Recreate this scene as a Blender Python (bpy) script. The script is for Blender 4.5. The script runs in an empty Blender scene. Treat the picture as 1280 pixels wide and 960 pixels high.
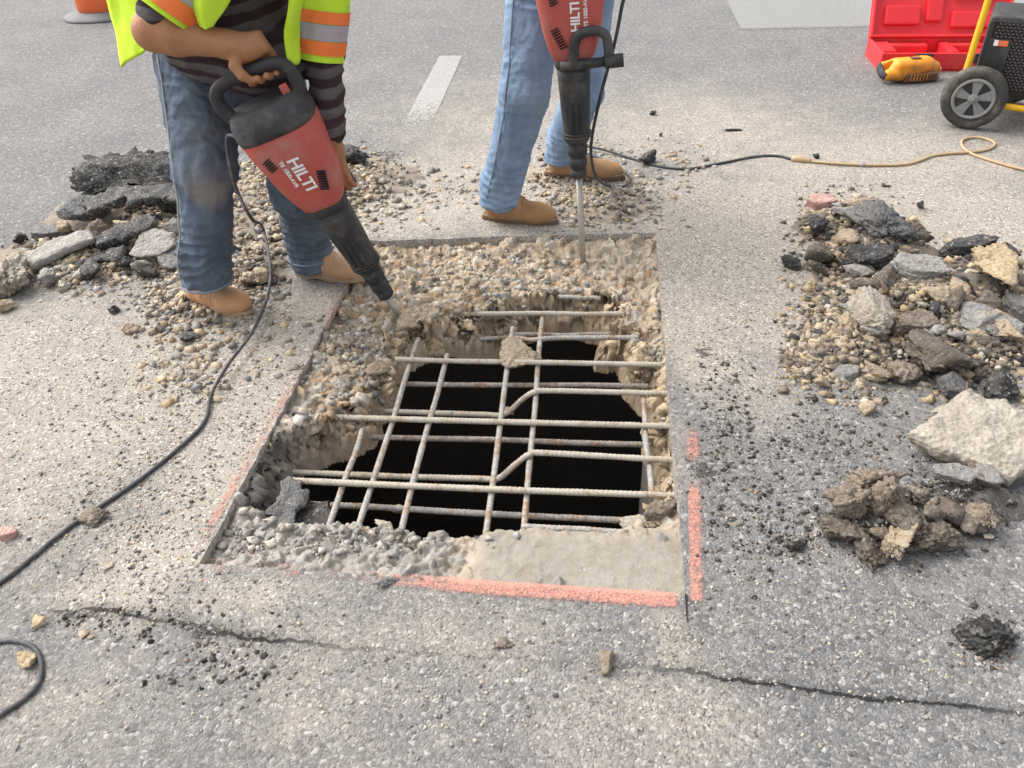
import bpy, bmesh, math, random
import numpy as np
from mathutils import Matrix, Vector

SC = bpy.context.scene
COL = SC.collection
R = math.radians
rng = np.random.default_rng(7)
random.seed(7)

# ------------------------------------------------------------------ camera
FPX, CAM_H = 1000.0, 1.5
_p, _r = R(36.3), R(-2.5)
_fw = np.array([0, math.cos(_p), -math.sin(_p)])
_rt0 = np.array([1.0, 0, 0]); _up0 = np.cross(_rt0, _fw)
_rt = _rt0 * math.cos(_r) + _up0 * math.sin(_r)
_up = _up0 * math.cos(_r) - _rt0 * math.sin(_r)
cam_d = bpy.data.cameras.new('camera')
cam = bpy.data.objects.new('camera', cam_d); COL.objects.link(cam)
cam_d.sensor_width = 36.0
cam_d.lens = 36.0 * FPX / 1280.0
cam_d.clip_start = 0.05; cam_d.clip_end = 2000
M = Matrix.Identity(4)
for i in range(3):
    M[i][0], M[i][1], M[i][2] = _rt[i], _up[i], -_fw[i]
M[2][3] = CAM_H
cam.matrix_world = M
SC.camera = cam
# ------------------------------------------------------------------ light
SUN_EL, SUN_AZ = 50.0, -60.0          # azimuth from +Y, clockwise positive
SKY_STR, SUN_STR, SUN_ANG, EXPO = 0.15, 1.0, 60.0, 1.26
w = bpy.data.worlds.new('World'); SC.world = w; w.use_nodes = True
wn = w.node_tree; wn.nodes.clear()
_o = wn.nodes.new('ShaderNodeOutputWorld'); _b = wn.nodes.new('ShaderNodeBackground')
_s = wn.nodes.new('ShaderNodeTexSky'); _s.sky_type = 'NISHITA'; _s.sun_disc = False
_s.sun_elevation = R(SUN_EL); _s.sun_rotation = R(SUN_AZ); _s.dust_density = 4.0; _s.air_density = 1.0
_h = wn.nodes.new('ShaderNodeHueSaturation'); _h.inputs['Saturation'].default_value = 0.30
wn.links.new(_s.outputs[0], _h.inputs['Color']); wn.links.new(_h.outputs[0], _b.inputs[0])
_b.inputs[1].default_value = SKY_STR
wn.links.new(_b.outputs[0], _o.inputs[0])
sun_d = bpy.data.lights.new('sun', 'SUN'); sun_d.energy = SUN_STR; sun_d.angle = R(SUN_ANG); sun_d.color = (1.0, 0.95, 0.88)
sun = bpy.data.objects.new('sun', sun_d); COL.objects.link(sun)
_dir = Vector((math.sin(R(SUN_AZ)) * math.cos(R(SUN_EL)), math.cos(R(SUN_AZ)) * math.cos(R(SUN_EL)), math.sin(R(SUN_EL))))
sun.rotation_euler = _dir.to_track_quat('Z', 'Y').to_euler()
SC.view_settings.view_transform = 'Standard'; SC.view_settings.look = 'None'
SC.view_settings.gamma = 1.0; SC.view_settings.exposure = EXPO; SC.view_settings.use_curve_mapping = False

# ------------------------------------------------------------------ helpers
def ray(u, v):
    return _fw + _rt * (u - 640) / FPX + _up * (480 - v) / FPX
def G(u, v, z=0.0):                   # photo pixel -> point on the level z
    d = ray(u, v); t = (z - CAM_H) / d[2]
    return np.array([0, 0, CAM_H]) + d * t
def PY(u, v, y):                      # photo pixel -> point at the distance y
    d = ray(u, v); t = y / d[1]
    return np.array([0, 0, CAM_H]) + d * t
def depth(p):
    return float(np.dot(np.asarray(p) - np.array([0, 0, CAM_H]), _fw))
def nrm(v):
    v = np.asarray(v, float); return v / (np.linalg.norm(v) + 1e-12)

def _hash(ix, iy, iz, s):
    n = (ix * 374761393 + iy * 668265263 + iz * 2147483647 + s * 1274126177) & 0xFFFFFFFF
    n = ((n ^ (n >> 13)) * 1274126177) & 0xFFFFFFFF
    n = (n ^ (n >> 16)) & 0xFFFFFFFF
    return n.astype(np.float64) / 4294967295.0
def vnoise(p, s=0):
    p = np.asarray(p, float); f = np.floor(p); i = f.astype(np.int64); t = p - f
    t = t * t * (3 - 2 * t)
    out = 0
    for dx in (0, 1):
        for dy in (0, 1):
            for dz in (0, 1):
                wgt = (t[..., 0] if dx else 1 - t[..., 0]) * (t[..., 1] if dy else 1 - t[..., 1]) * (t[..., 2] if dz else 1 - t[..., 2])
                out = out + wgt * _hash(i[..., 0] + dx, i[..., 1] + dy, i[..., 2] + dz, s)
    return out * 2 - 1
def fbm(p, s=0, o=4, g=0.5):
    p = np.asarray(p, float); a, t, n = 1.0, 0, 0
    for k in range(o):
        t = t + a * vnoise(p * (2.03 ** k), s + k * 17); n += a; a *= g
    return t / n
def cells(p, s=0):
    """cellular noise: a random value per cell, a tilted plane inside it, and the gap to the next cell"""
    p = np.asarray(p, float); i0 = np.floor(p).astype(np.int64); d1 = np.full(len(p), 9.0); d2 = d1.copy(); r = np.zeros(len(p)); tl = np.zeros(len(p))
    for dx in (-1, 0, 1):
        for dy in (-1, 0, 1):
            for dz in (-1, 0, 1):
                c = i0 + np.array([dx, dy, dz]); h = [_hash(c[:, 0], c[:, 1], c[:, 2], s + k) for k in range(4)]
                v = p - (c + np.stack(h[:3], -1)); d = np.sqrt((v ** 2).sum(1)); m = d < d1
                d2 = np.where(m, d1, np.minimum(d2, d)); r = np.where(m, h[3], r)
                tl = np.where(m, v[:, 0] * (h[3] - .5) * 2 + v[:, 1] * (h[0] - .5) * 2 + v[:, 2] * (h[1] - .5) * 2, tl); d1 = np.where(m, d, d1)
    return r, tl, d2 - d1
def sstep(a, b, x):
    t = np.clip((x - a) / (b - a), 0, 1); return t * t * (3 - 2 * t)

def link(o, parent=None):
    COL.objects.link(o)
    if parent is not None: o.parent = parent
    return o
def mk(name, V, F, mat, parent=None, smooth=True, origin=None, attrs=None):
    V = np.asarray(V, float)
    if origin is not None: V = V - np.asarray(origin, float)
    me = bpy.data.meshes.new(name)
    if isinstance(F, np.ndarray):
        nf, k = F.shape
        me.vertices.add(len(V)); me.vertices.foreach_set('co', V.astype(np.float32).ravel())
        me.loops.add(nf * k); me.loops.foreach_set('vertex_index', F.astype(np.int32).ravel())
        me.polygons.add(nf); me.polygons.foreach_set('loop_start', np.arange(0, nf * k, k, dtype=np.int32))
        me.update(calc_edges=True); me.validate()
    else:
        me.from_pydata(V.tolist(), [], [tuple(int(i) for i in f) for f in F]); me.update()
    if smooth: me.polygons.foreach_set('use_smooth', np.ones(len(me.polygons), bool))
    for m in (mat if isinstance(mat, (list, tuple)) else [mat]): me.materials.append(m)
    for k, a in (attrs or {}).items():
        a = np.asarray(a, np.float32)
        if a.ndim == 1:
            at = me.attributes.new(k, 'FLOAT', 'POINT'); at.data.foreach_set('value', a)
        else:
            at = me.attributes.new(k, 'FLOAT_COLOR', 'POINT')
            at.data.foreach_set('color', np.c_[a, np.ones(len(a))].astype(np.float32).ravel())
    o = bpy.data.objects.new(name, me)
    return link(o, parent)
def tag(o, label=None, cat=None, group=None, kind=None):
    if label: o['label'] = label
    if cat: o['category'] = cat
    if group: o['group'] = group
    if kind: o['kind'] = kind
    return o
def empty(name, loc, label=None, cat=None, group=None, mw=None):
    o = bpy.data.objects.new(name, None); o.empty_display_size = 0.1
    if mw is not None: o.matrix_world = mw
    else: o.location = loc
    link(o); return tag(o, label, cat, group)

class Geo:                            # collects simple shapes for ONE mesh
    def __init__(s): s.V = []; s.F = []; s.n = 0
    def add(s, V, F):
        V = np.asarray(V, float); s.V.append(V)
        s.F += [tuple(int(i) + s.n for i in f) for f in F]; s.n += len(V); return s
    def build(s, name, mat, parent=None, smooth=True, origin=None):
        return mk(name, np.vstack(s.V), s.F, mat, parent, smooth, origin)
    def box(s, c, h, bev=0.0, rot=None):
        b = bmesh.new(); bmesh.ops.create_cube(b, size=2.0)
        for v in b.verts: v.co = Vector((v.co.x * h[0], v.co.y * h[1], v.co.z * h[2]))
        if bev: bmesh.ops.bevel(b, geom=list(b.edges), offset=bev, segments=2, affect='EDGES', profile=0.6)
        b.verts.index_update()
        V = np.array([v.co[:] for v in b.verts]); F = [[v.index for v in f.verts] for f in b.faces]; b.free()
        if rot is not None: V = V @ np.asarray(rot).T
        return s.add(V + np.asarray(c, float), F)
    def tube(s, pts, rad, n=10, cap=True, smoothn=0):
        V, F = tube(pts, rad, n, cap, smoothn); return s.add(V, F)
    def loft(s, rings, cap=True):
        V, F = loft(rings, cap); return s.add(V, F)
def catmull(P, n):
    P = np.asarray(P, float); Q = np.vstack([2 * P[0] - P[1], P, 2 * P[-1] - P[-2]]); out = []
    for i in range(len(P) - 1):
        a, b, c, d = Q[i:i + 4]
        for t in np.arange(n) / n:
            out.append(.5 * (2 * b + (c - a) * t + (2 * a - 5 * b + 4 * c - d) * t * t + (3 * b - a - 3 * c + d) * t ** 3))
    out.append(P[-1]); return np.array(out)
def loft(rings, cap=True):
    n = len(rings[0]); V = np.vstack(rings); F = []
    for i in range(len(rings) - 1):
        a, b = i * n, (i + 1) * n
        for j in range(n):
            k = (j + 1) % n; F.append((a + j, a + k, b + k, b + j))
    if cap:
        F.append(tuple(range(n))[::-1]); F.append(tuple(range((len(rings) - 1) * n, len(rings) * n)))
    return V, F
def frames(P):
    T = np.gradient(P, axis=0); T /= np.linalg.norm(T, axis=1)[:, None] + 1e-12
    u = np.cross(T[0], [0, 0, 1.0]);
    if np.linalg.norm(u) < 1e-3: u = np.cross(T[0], [0, 1.0, 0])
    u = nrm(u); U = []
    for t in T:
        u = nrm(u - t * np.dot(u, t)); U.append(u)
    U = np.array(U); return T, U, np.cross(T, U)
def tube(pts, rad, n=10, cap=True, smoothn=0):
    P = np.asarray(pts, float)
    if smoothn:
        r0 = np.asarray(rad, float) if np.ndim(rad) else None
        m = len(P); P = catmull(P, smoothn)
        if r0 is not None: rad = np.interp(np.linspace(0, m - 1, len(P)), np.arange(m), r0)
    rad = np.full(len(P), rad) if np.ndim(rad) == 0 else np.asarray(rad, float)
    T, U, W = frames(P); a = np.arange(n) * 2 * np.pi / n
    return loft([P[i] + rad[i] * (np.cos(a)[:, None] * U[i] + np.sin(a)[:, None] * W[i]) for i in range(len(P))], cap)
def superring(z, hx, hy, e=3.0, n=32, cx=0, cy=0):
    a = np.arange(n) * 2 * np.pi / n; c, s = np.cos(a), np.sin(a)
    return np.c_[cx + hx * np.sign(c) * np.abs(c) ** (2 / e), cy + hy * np.sign(s) * np.abs(s) ** (2 / e), np.full(n, z)]

# ---- signed distance field meshed with surface nets
class Field:
    def __init__(s, lo, hi, h):
        s.lo = np.asarray(lo, float); s.h = h
        s.n = np.ceil((np.asarray(hi, float) - s.lo) / h).astype(int) + 1
        s.d = np.full(s.n, 0.3, np.float32)
    def _win(s, lo, hi):
        a = np.clip(np.floor((lo - s.lo) / s.h).astype(int), 0, s.n); b = np.clip(np.ceil((hi - s.lo) / s.h).astype(int) + 1, 0, s.n)
        if (b <= a).any(): return None, None
        sl = tuple(slice(a[i], b[i]) for i in range(3))
        ax = [s.lo[i] + s.h * np.arange(a[i], b[i]) for i in range(3)]
        return sl, (ax[0][:, None, None].astype(np.float32), ax[1][None, :, None].astype(np.float32), ax[2][None, None, :].astype(np.float32))
    def _put(s, sl, d, k, sub=False):
        o = s.d[sl]
        if sub: d = -d; s.d[sl] = np.maximum(o, d) if k <= 0 else -s._sm(-o, -d, k); return
        s.d[sl] = np.minimum(o, d) if k <= 0 else s._sm(o, d, k)
    @staticmethod
    def _sm(a, b, k):
        h = np.clip(.5 + .5 * (b - a) / k, 0, 1); return b * (1 - h) + a * h - k * h * (1 - h)
    def cap(s, a, b, ra, rb=None, k=.02, sub=False):
        rb = ra if rb is None else rb; a = np.asarray(a, float); b = np.asarray(b, float); m = max(ra, rb) + max(k, .01) * 2 + .02
        sl, X = s._win(np.minimum(a, b) - m, np.maximum(a, b) + m)
        if sl is None: return s
        ab = b - a; L = max(float(ab @ ab), 1e-9)
        P = [X[i] - a[i] for i in range(3)]
        t = np.clip((P[0] * ab[0] + P[1] * ab[1] + P[2] * ab[2]) / L, 0, 1)
        d = np.sqrt(sum((P[i] - t * ab[i]) ** 2 for i in range(3))) - (ra + (rb - ra) * t)
        s._put(sl, d.astype(np.float32), k, sub); return s
    def chain(s, pts, rad, k=.02):
        for i in range(len(pts) - 1): s.cap(pts[i], pts[i + 1], rad[i], rad[i + 1], k)
        return s
    def ell(s, c, r, rot=None, k=.02, sub=False):
        c = np.asarray(c, float); r = np.asarray(r, float); rot = np.eye(3) if rot is None else np.asarray(rot, float); m = r.max() + 2 * k + .02
        sl, X = s._win(c - m, c + m)
        if sl is None: return s
        P = [X[i] - c[i] for i in range(3)]
        Q = [P[0] * rot[0, i] + P[1] * rot[1, i] + P[2] * rot[2, i] for i in range(3)]
        q = np.sqrt(sum((Q[i] / r[i]) ** 2 for i in range(3))); g = np.sqrt(sum((Q[i] / r[i] ** 2) ** 2 for i in range(3))) + 1e-6
        s._put(sl, np.clip(q * (q - 1) / g, -.5, .5).astype(np.float32), k, sub); return s
    def box(s, c, h, rd=.01, rot=None, k=.01, sub=False):
        c = np.asarray(c, float); h = np.asarray(h, float) - rd; rot = np.eye(3) if rot is None else np.asarray(rot, float)
        m = np.linalg.norm(h) + rd + 2 * k + .02
        sl, X = s._win(c - m, c + m)
        if sl is None: return s
        P = [X[i] - c[i] for i in range(3)]
        Q = [np.abs(P[0] * rot[0, i] + P[1] * rot[1, i] + P[2] * rot[2, i]) - h[i] for i in range(3)]
        d = np.sqrt(sum(np.maximum(q, 0) ** 2 for q in Q)) + np.minimum(np.maximum(np.maximum(Q[0], Q[1]), Q[2]), 0) - rd
        s._put(sl, d.astype(np.float32), k, sub); return s
    def clip(s, p, n):                # cut away the side the normal points to
        p = np.asarray(p, float); n = nrm(n)
        X = [s.lo[i] + s.h * np.arange(s.n[i]) for i in range(3)]
        d = ((X[0][:, None, None] - p[0]) * n[0] + (X[1][None, :, None] - p[1]) * n[1] + (X[2][None, None, :] - p[2]) * n[2]).astype(np.float32)
        s.d = np.maximum(s.d, d); return s
    def surf(s, p, d, far=.5):        # walk outwards from inside to the surface
        p = np.asarray(p, float); d = nrm(d)
        for t in np.arange(0, far, s.h * .4):
            q = p + d * t; i = np.clip(((q - s.lo) / s.h).round().astype(int), 0, s.n - 1)
            if s.d[tuple(i)] > 0: return q
        return p + d * .1
    def mesh(s):
        D = s.d; D[0] = D[-1] = .3; D[:, 0] = D[:, -1] = .3; D[:, :, 0] = D[:, :, -1] = .3
        S = D < 0; nx, ny, nz = np.array(S.shape) - 1
        cnt = np.zeros((nx, ny, nz), np.uint8)
        for a in (0, 1):
            for b in (0, 1):
                for c in (0, 1): cnt += S[a:nx + a, b:ny + b, c:nz + c]
        act = np.argwhere((cnt > 0) & (cnt < 8)); idx = np.full((nx, ny, nz), -1, np.int32); idx[tuple(act.T)] = np.arange(len(act))
        acc = np.zeros((len(act), 3)); num = np.zeros(len(act))
        cor = [(a, b, c) for a in (0, 1) for b in (0, 1) for c in (0, 1)]
        for i, p in enumerate(cor):
            for q in cor[i + 1:]:
                if sum(abs(np.subtract(p, q))) != 1: continue
                d0 = D[act[:, 0] + p[0], act[:, 1] + p[1], act[:, 2] + p[2]]; d1 = D[act[:, 0] + q[0], act[:, 1] + q[1], act[:, 2] + q[2]]
                m = (d0 < 0) != (d1 < 0); t = np.where(m, d0 / np.where(m, d0 - d1, 1), 0)
                acc += np.where(m[:, None], np.array(p) + t[:, None] * (np.array(q) - np.array(p)), 0); num += m
        V = s.lo + s.h * (act + acc / num[:, None])
        F = []
        for ax in range(3):
            o1, o2 = [(1, 2), (2, 0), (0, 1)][ax]
            A = S; sh = list(S.shape); s0 = [slice(None)] * 3; s1 = [slice(None)] * 3
            s0[ax] = slice(0, -1); s1[ax] = slice(1, None)
            e = np.argwhere(A[tuple(s0)] != A[tuple(s1)])
            e = e[(e[:, o1] > 0) & (e[:, o2] > 0)]
            if not len(e): continue
            ins = A[tuple(e.T)]
            def cell(a, b):
                c = e.copy(); c[:, o1] -= a; c[:, o2] -= b; return idx[tuple(c.T)]
            q = np.c_[cell(1, 1), cell(0, 1), cell(0, 0), cell(1, 0)]
            q[~ins] = q[~ins][:, ::-1]; F.append(q)
        return V, np.vstack(F)
def vnormals(V, F):
    n = np.cross(V[F[:, 2]] - V[F[:, 0]], V[F[:, 3]] - V[F[:, 1]]); N = np.zeros_like(V)
    for k in range(4): np.add.at(N, F[:, k], n)
    return N / (np.linalg.norm(N, axis=1)[:, None] + 1e-12)
def relax(V, F, it=1):
    for _ in range(it):
        A = np.zeros_like(V); c = np.zeros(len(V))
        for k in range(4):
            a, b = F[:, k], F[:, (k + 1) % 4]
            np.add.at(A, a, V[b]); np.add.at(A, b, V[a]); np.add.at(c, a, 1); np.add.at(c, b, 1)
        V = .5 * V + .5 * A / c[:, None]
    return V

# ------------------------------------------------------------------ materials
class NT:
    def __init__(s, name):
        s.m = bpy.data.materials.new(name); s.m.use_nodes = True; s.t = s.m.node_tree
        s.b = s.t.nodes['Principled BSDF']; s.out = s.t.nodes['Material Output']
        s.b.inputs['Specular IOR Level'].default_value = 0.3; s.b.inputs['Roughness'].default_value = 0.85
        s.tc = s.t.nodes.new('ShaderNodeTexCoord'); s.obj = s.tc.outputs['Object']; s.nor = s.tc.outputs['Normal']
    def n(s, t, **kw):
        x = s.t.nodes.new('ShaderNode' + t)
        for k, v in kw.items(): setattr(x, k, v)
        return x
    def set(s, sock, v):
        if hasattr(v, 'is_output') or isinstance(v, bpy.types.NodeSocket): s.t.links.new(v, sock)
        else:
            if isinstance(v, (tuple, list)) and len(v) == 3 and sock.type == 'RGBA': v = (*v, 1)
            sock.default_value = v
    def noise(s, scale, detail=4, rough=.6, vec=None, out=0, dist=0):
        x = s.n('TexNoise'); s.set(x.inputs['Vector'], vec or s.obj); x.inputs['Scale'].default_value = scale
        x.inputs['Detail'].default_value = detail; x.inputs['Roughness'].default_value = rough; x.inputs['Distortion'].default_value = dist
        return x.outputs[out]
    def vor(s, scale, feat='F1', vec=None, out='Color', rnd=1.0):
        x = s.n('TexVoronoi', feature=feat); s.set(x.inputs['Vector'], vec or s.obj); x.inputs['Scale'].default_value = scale
        x.inputs['Randomness'].default_value = rnd
        return x.outputs[out]
    def math(s, op, a, b=0.0, clamp=False):
        x = s.n('Math', operation=op, use_clamp=clamp); s.set(x.inputs[0], a); s.set(x.inputs[1], b); return x.outputs[0]
    def mr(s, v, a, b, c=0.0, d=1.0):
        x = s.n('MapRange', interpolation_type='SMOOTHSTEP'); s.set(x.inputs[0], v)
        for i, q in enumerate((a, b, c, d)): x.inputs[1 + i].default_value = q
        return x.outputs[0]
    def mix(s, f, a, b, mode='MIX'):
        x = s.n('Mix', data_type='RGBA', blend_type=mode); s.set(x.inputs[0], f); s.set(x.inputs[6], a); s.set(x.inputs[7], b); return x.outputs[2]
    def ramp(s, v, stops, const=False):
        x = s.n('ValToRGB'); s.set(x.inputs[0], v); e = x.color_ramp.elements
        if const: x.color_ramp.interpolation = 'CONSTANT'
        while len(e) < len(stops): e.new(.5)
        for el, (p, c) in zip(e, stops):
            el.position = p; el.color = (c, c, c, 1) if not isinstance(c, (tuple, list)) else (*c, 1)
        return x.outputs[0]
    def sep(s, v, i):
        x = s.n('SeparateXYZ'); s.set(x.inputs[0], v); return x.outputs[i]
    def attr(s, name, out='Fac'):
        x = s.n('Attribute', attribute_name=name); return x.outputs[out]
    def ocol(s): return s.n('ObjectInfo').outputs['Color']
    def ornd(s): return s.n('ObjectInfo').outputs['Random']
    def vadd(s, a, b):
        x = s.n('VectorMath', operation='ADD'); s.set(x.inputs[0], a); s.set(x.inputs[1], b); return x.outputs[0]
    def vmul(s, a, b):
        x = s.n('VectorMath', operation='MULTIPLY'); s.set(x.inputs[0], a); s.set(x.inputs[1], b); return x.outputs[0]
    def vdist(s, a, b):
        x = s.n('VectorMath', operation='DISTANCE'); s.set(x.inputs[0], a); s.set(x.inputs[1], b); return x.outputs['Value']
    def bump(s, h, dist=.003, st=1.0):
        x = s.n('Bump'); x.inputs['Distance'].default_value = dist; x.inputs['Strength'].default_value = st; s.set(x.inputs['Height'], h)
        s.t.links.new(x.outputs[0], s.b.inputs['Normal']); return x
    def col(s, c): s.set(s.b.inputs['Base Color'], c); return s
    def rough(s, v): s.set(s.b.inputs['Roughness'], v); return s
    def metal(s, v): s.b.inputs['Metallic'].default_value = v; return s
    def spec(s, v): s.b.inputs['Specular IOR Level'].default_value = v; return s
def plain(name, c, rough=.6, metal=0, spec=.4, var=.25, scale=30, dirt=None, dirtamt=.5, bump=.0006):
    t = NT(name); n = t.noise(scale, 5, .65)
    base = t.mix(n, tuple(x * (1 - var) for x in c), tuple(min(1, x * (1 + var)) for x in c))
    if dirt:
        d = t.noise(scale * .3, 6, .7); base = t.mix(t.math('MULTIPLY', t.mr(d, .48, .68), dirtamt), base, dirt)
    t.col(base).rough(rough).metal(metal).spec(spec)
    if bump: t.bump(t.noise(scale * 6, 3), bump)
    return t.m
DUST = (0.40, 0.345, 0.285)

def road_material():
    t = NT('asphalt_road'); dust = t.attr('dust'); dark = t.attr('dark'); crk = t.attr('crack'); crw = t.attr('crackw')
    wv = t.vadd(t.obj, t.vmul(t.noise(70, 3, out=1), (.012, .012, .012)))
    S = 100
    cr = t.sep(t.vor(S, 'F1', wv), 0); cg = t.sep(t.vor(S, 'F1', wv), 1); edge = t.vor(S, 'DISTANCE_TO_EDGE', wv, 'Distance')
    cr2 = t.sep(t.vor(230, 'F1', wv), 0)
    agg = t.ramp(cr, [(0, (.06, .06, .063)), (.35, (.125, .125, .126)), (.68, (.215, .21, .20)), (.88, (.31, .30, .285)), (1.0, (.50, .48, .45))])
    agg2 = t.ramp(cr2, [(0, (.10, .10, .10)), (.5, (.17, .168, .162)), (.85, (.25, .245, .23)), (1, (.42, .40, .37))])
    isag = t.mr(cg, .42, .50)
    stone = t.mix(isag, agg2, agg)
    stone = t.mix(t.mr(edge, .0, .10, .35, 1.0), (.10, .098, .095), stone)
    stone = t.mix(.22, stone, t.mix(cg, (.165, .165, .168), (.225, .215, .20)))
    stone = t.mix(t.mr(t.noise(1.7, 4), .35, .7), t.mix(.18, stone, (.12, .12, .125)), t.mix(.15, stone, (.30, .285, .265)))
    # dust and grit lying in the hollows
    f1 = t.noise(9, 6, .7); f2 = t.noise(60, 4, .65)
    low = t.mr(edge, .25, .0, 0, .35)
    df = t.math('ADD', t.math('ADD', t.math('MULTIPLY', dust, 1.25), t.math('MULTIPLY', t.math('SUBTRACT', f1, .5), .9)), t.math('MULTIPLY', t.math('SUBTRACT', f2, .5), .9))
    df = t.math('ADD', df, t.math('MULTIPLY', low, dust)); df = t.math('ADD', df, t.math('MULTIPLY', t.math('SUBTRACT', t.noise(3.5, 5, .7), .5), .7))
    df = t.math('ADD', df, t.math('MULTIPLY', t.math('SUBTRACT', t.noise(5, 5, .7, t.vmul(t.obj, (1.0, .35, 1.0))), .5), .5)); dm = t.mr(df, .0, 1.02)
    dcol = t.mix(t.noise(26, 5, .7), (.275, .243, .202), (.405, .357, .294))
    spk = t.sep(t.vor(170, 'F1', wv), 2)
    dcol = t.mix(t.mr(spk, .86, .9), dcol, (.12, .11, .10)); dcol = t.mix(t.mr(spk, .10, .07), dcol, (.58, .53, .46))
    c = t.mix(t.math('MULTIPLY', dm, .9), stone, dcol)
    # black crumbs of asphalt
    kf = t.math('ADD', t.math('MULTIPLY', dark, .9), t.math('MULTIPLY', t.math('SUBTRACT', t.noise(48, 5, .7), .5), 1.1))
    c = t.mix(t.mr(kf, .42, .56, 0, .85), c, (.045, .043, .042))
    # crack across the pavement, the shade of its depth coloured in dark
    cd = t.math('ABSOLUTE', t.math('ADD', crk, t.math('MULTIPLY', t.math('SUBTRACT', t.noise(14, 5, .7), .5), .05)))
    ln = t.math('MULTIPLY', t.mr(cd, .0062, .0018), crw); wide = t.math('MULTIPLY', t.mr(cd, .035, .004), crw)
    c = t.mix(t.math('MULTIPLY', wide, .38), c, (.06, .06, .06)); c = t.mix(ln, c, (.022, .021, .02))
    t.col(c).rough(.88).spec(.25)
    hgt = t.math('ADD', t.math('MULTIPLY', t.math('ADD', t.mr(edge, 0, .35, 0, .55), t.math('MULTIPLY', cr, .8)), t.mr(dm, 0, 1, 1, .35)), t.math('MULTIPLY', t.noise(260, 4), .8))
    hgt = t.math('SUBTRACT', hgt, t.math('MULTIPLY', wide, 1.0)); hgt = t.math('SUBTRACT', hgt, t.math('MULTIPLY', ln, 2.5))
    t.bump(hgt, .004, .75)
    return t.m
def rock_material(name, attr=False, bump=.009, spark=0.0, scale=1.0):
    t = NT(name); c0 = t.attr('tint', 'Color') if attr else t.ocol()
    off = t.vadd(t.obj, t.vmul(t.ornd(), (7.0, 3.0, 5.0))) if not attr else t.obj
    n1 = t.noise(22 * scale, 6, .7, off); n2 = t.noise(130 * scale, 4, .7, off)
    c = t.mix(t.math('MULTIPLY', t.mr(n1, .35, .7), .55), c0, t.mix(1.0, c0, (.55, .50, .44), 'MULTIPLY'))
    c = t.mix(t.math('MULTIPLY', t.mr(n2, .5, .72), .5), c, t.mix(.5, c, (.42, .38, .33)))
    v = t.vor(120 * scale, 'F1', off); vr = t.sep(v, 0)
    c = t.mix(t.mr(vr, .80, .9, 0, .45), c, t.mix(.5, c, (.46, .42, .36))); c = t.mix(t.mr(vr, .16, .06, 0, .45), c, t.mix(.5, c, (.09, .085, .08)))
    c = t.mix(t.mr(t.noise(6 * scale, 4, .6, off), .42, .68, 0, .4), c, t.mix(1.0, c, (.62, .60, .57), 'MULTIPLY'))
    t.col(c).rough(.9).spec(.25)
    h = t.math('ADD', t.math('MULTIPLY', n1, 1.2), t.math('MULTIPLY', t.vor(70 * scale, 'F1', off, 'Distance'), .7)); h = t.math('ADD', h, t.math('MULTIPLY', n2, .5))
    t.bump(h, bump); return t.m
def asphalt_rock_material():
    t = NT('broken_asphalt'); c0 = t.ocol(); off = t.vadd(t.obj, t.vmul(t.ornd(), (7.0, 3.0, 5.0)))
    v = t.vor(110, 'F1', off); vr = t.sep(v, 0); n = t.noise(20, 6, .7, off)
    c = t.mix(t.mr(n, .35, .7), t.mix(1.0, c0, (.55, .55, .55), 'MULTIPLY'), c0)
    c = t.mix(t.mr(vr, .80, .86, 0, .5), c, (.16, .15, .135)); c = t.mix(t.mr(vr, .96, .98, 0, .6), c, (.30, .28, .25))
    c = t.mix(t.math('MULTIPLY', t.mr(t.noise(9, 5, .7, off), .45, .7), .25), c, (.24, .215, .185))
    t.col(c).rough(.72).spec(.4)
    t.bump(t.math('ADD', n, t.math('MULTIPLY', t.vor(110, 'F1', off, 'Distance'), .9)), .005); return t.m
def slab_material():
    t = NT('broken_concrete'); c0 = t.attr('tint', 'Color'); n = t.noise(30, 6, .7); n2 = t.noise(160, 4, .7)
    c = t.mix(t.math('MULTIPLY', t.mr(n, .35, .7), .5), c0, t.mix(1.0, c0, (.60, .54, .47), 'MULTIPLY'))
    c = t.mix(t.math('MULTIPLY', t.mr(n2, .5, .75), .45), c, t.mix(.5, c, (.55, .5, .43)))
    t.col(c).rough(.92).spec(.2); t.bump(t.math('ADD', n, t.math('MULTIPLY', n2, .6)), .005); return t.m
def paint_material(name, c, edge0=.35, edge1=.62, wear=1.0, nscale=55):
    t = NT(name); a = t.attr('cover')
    wv = t.obj; cell = t.sep(t.vor(92, 'F1', wv), 1)
    f = t.math('ADD', t.math('ADD', a, t.math('MULTIPLY', t.math('SUBTRACT', t.noise(nscale, 6, .75), .5), wear)), t.math('MULTIPLY', t.math('SUBTRACT', cell, .5), wear * .35))
    m = t.math('MULTIPLY', t.mr(f, edge0, edge1), t.mr(t.vor(100, 'DISTANCE_TO_EDGE', wv, 'Distance'), .0, .09, .25, .85))
    t.col(t.mix(t.noise(70, 4), tuple(x * .78 for x in c), c)).rough(.85).spec(.2)
    t.bump(t.noise(220, 4), .001)
    tr = t.n('BsdfTransparent'); mx = t.n('MixShader'); t.t.links.new(m, mx.inputs[0]); t.t.links.new(tr.outputs[0], mx.inputs[1]); t.t.links.new(t.b.outputs[0], mx.inputs[2])
    t.t.links.new(mx.outputs[0], t.out.inputs[0]); return t.m
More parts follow.
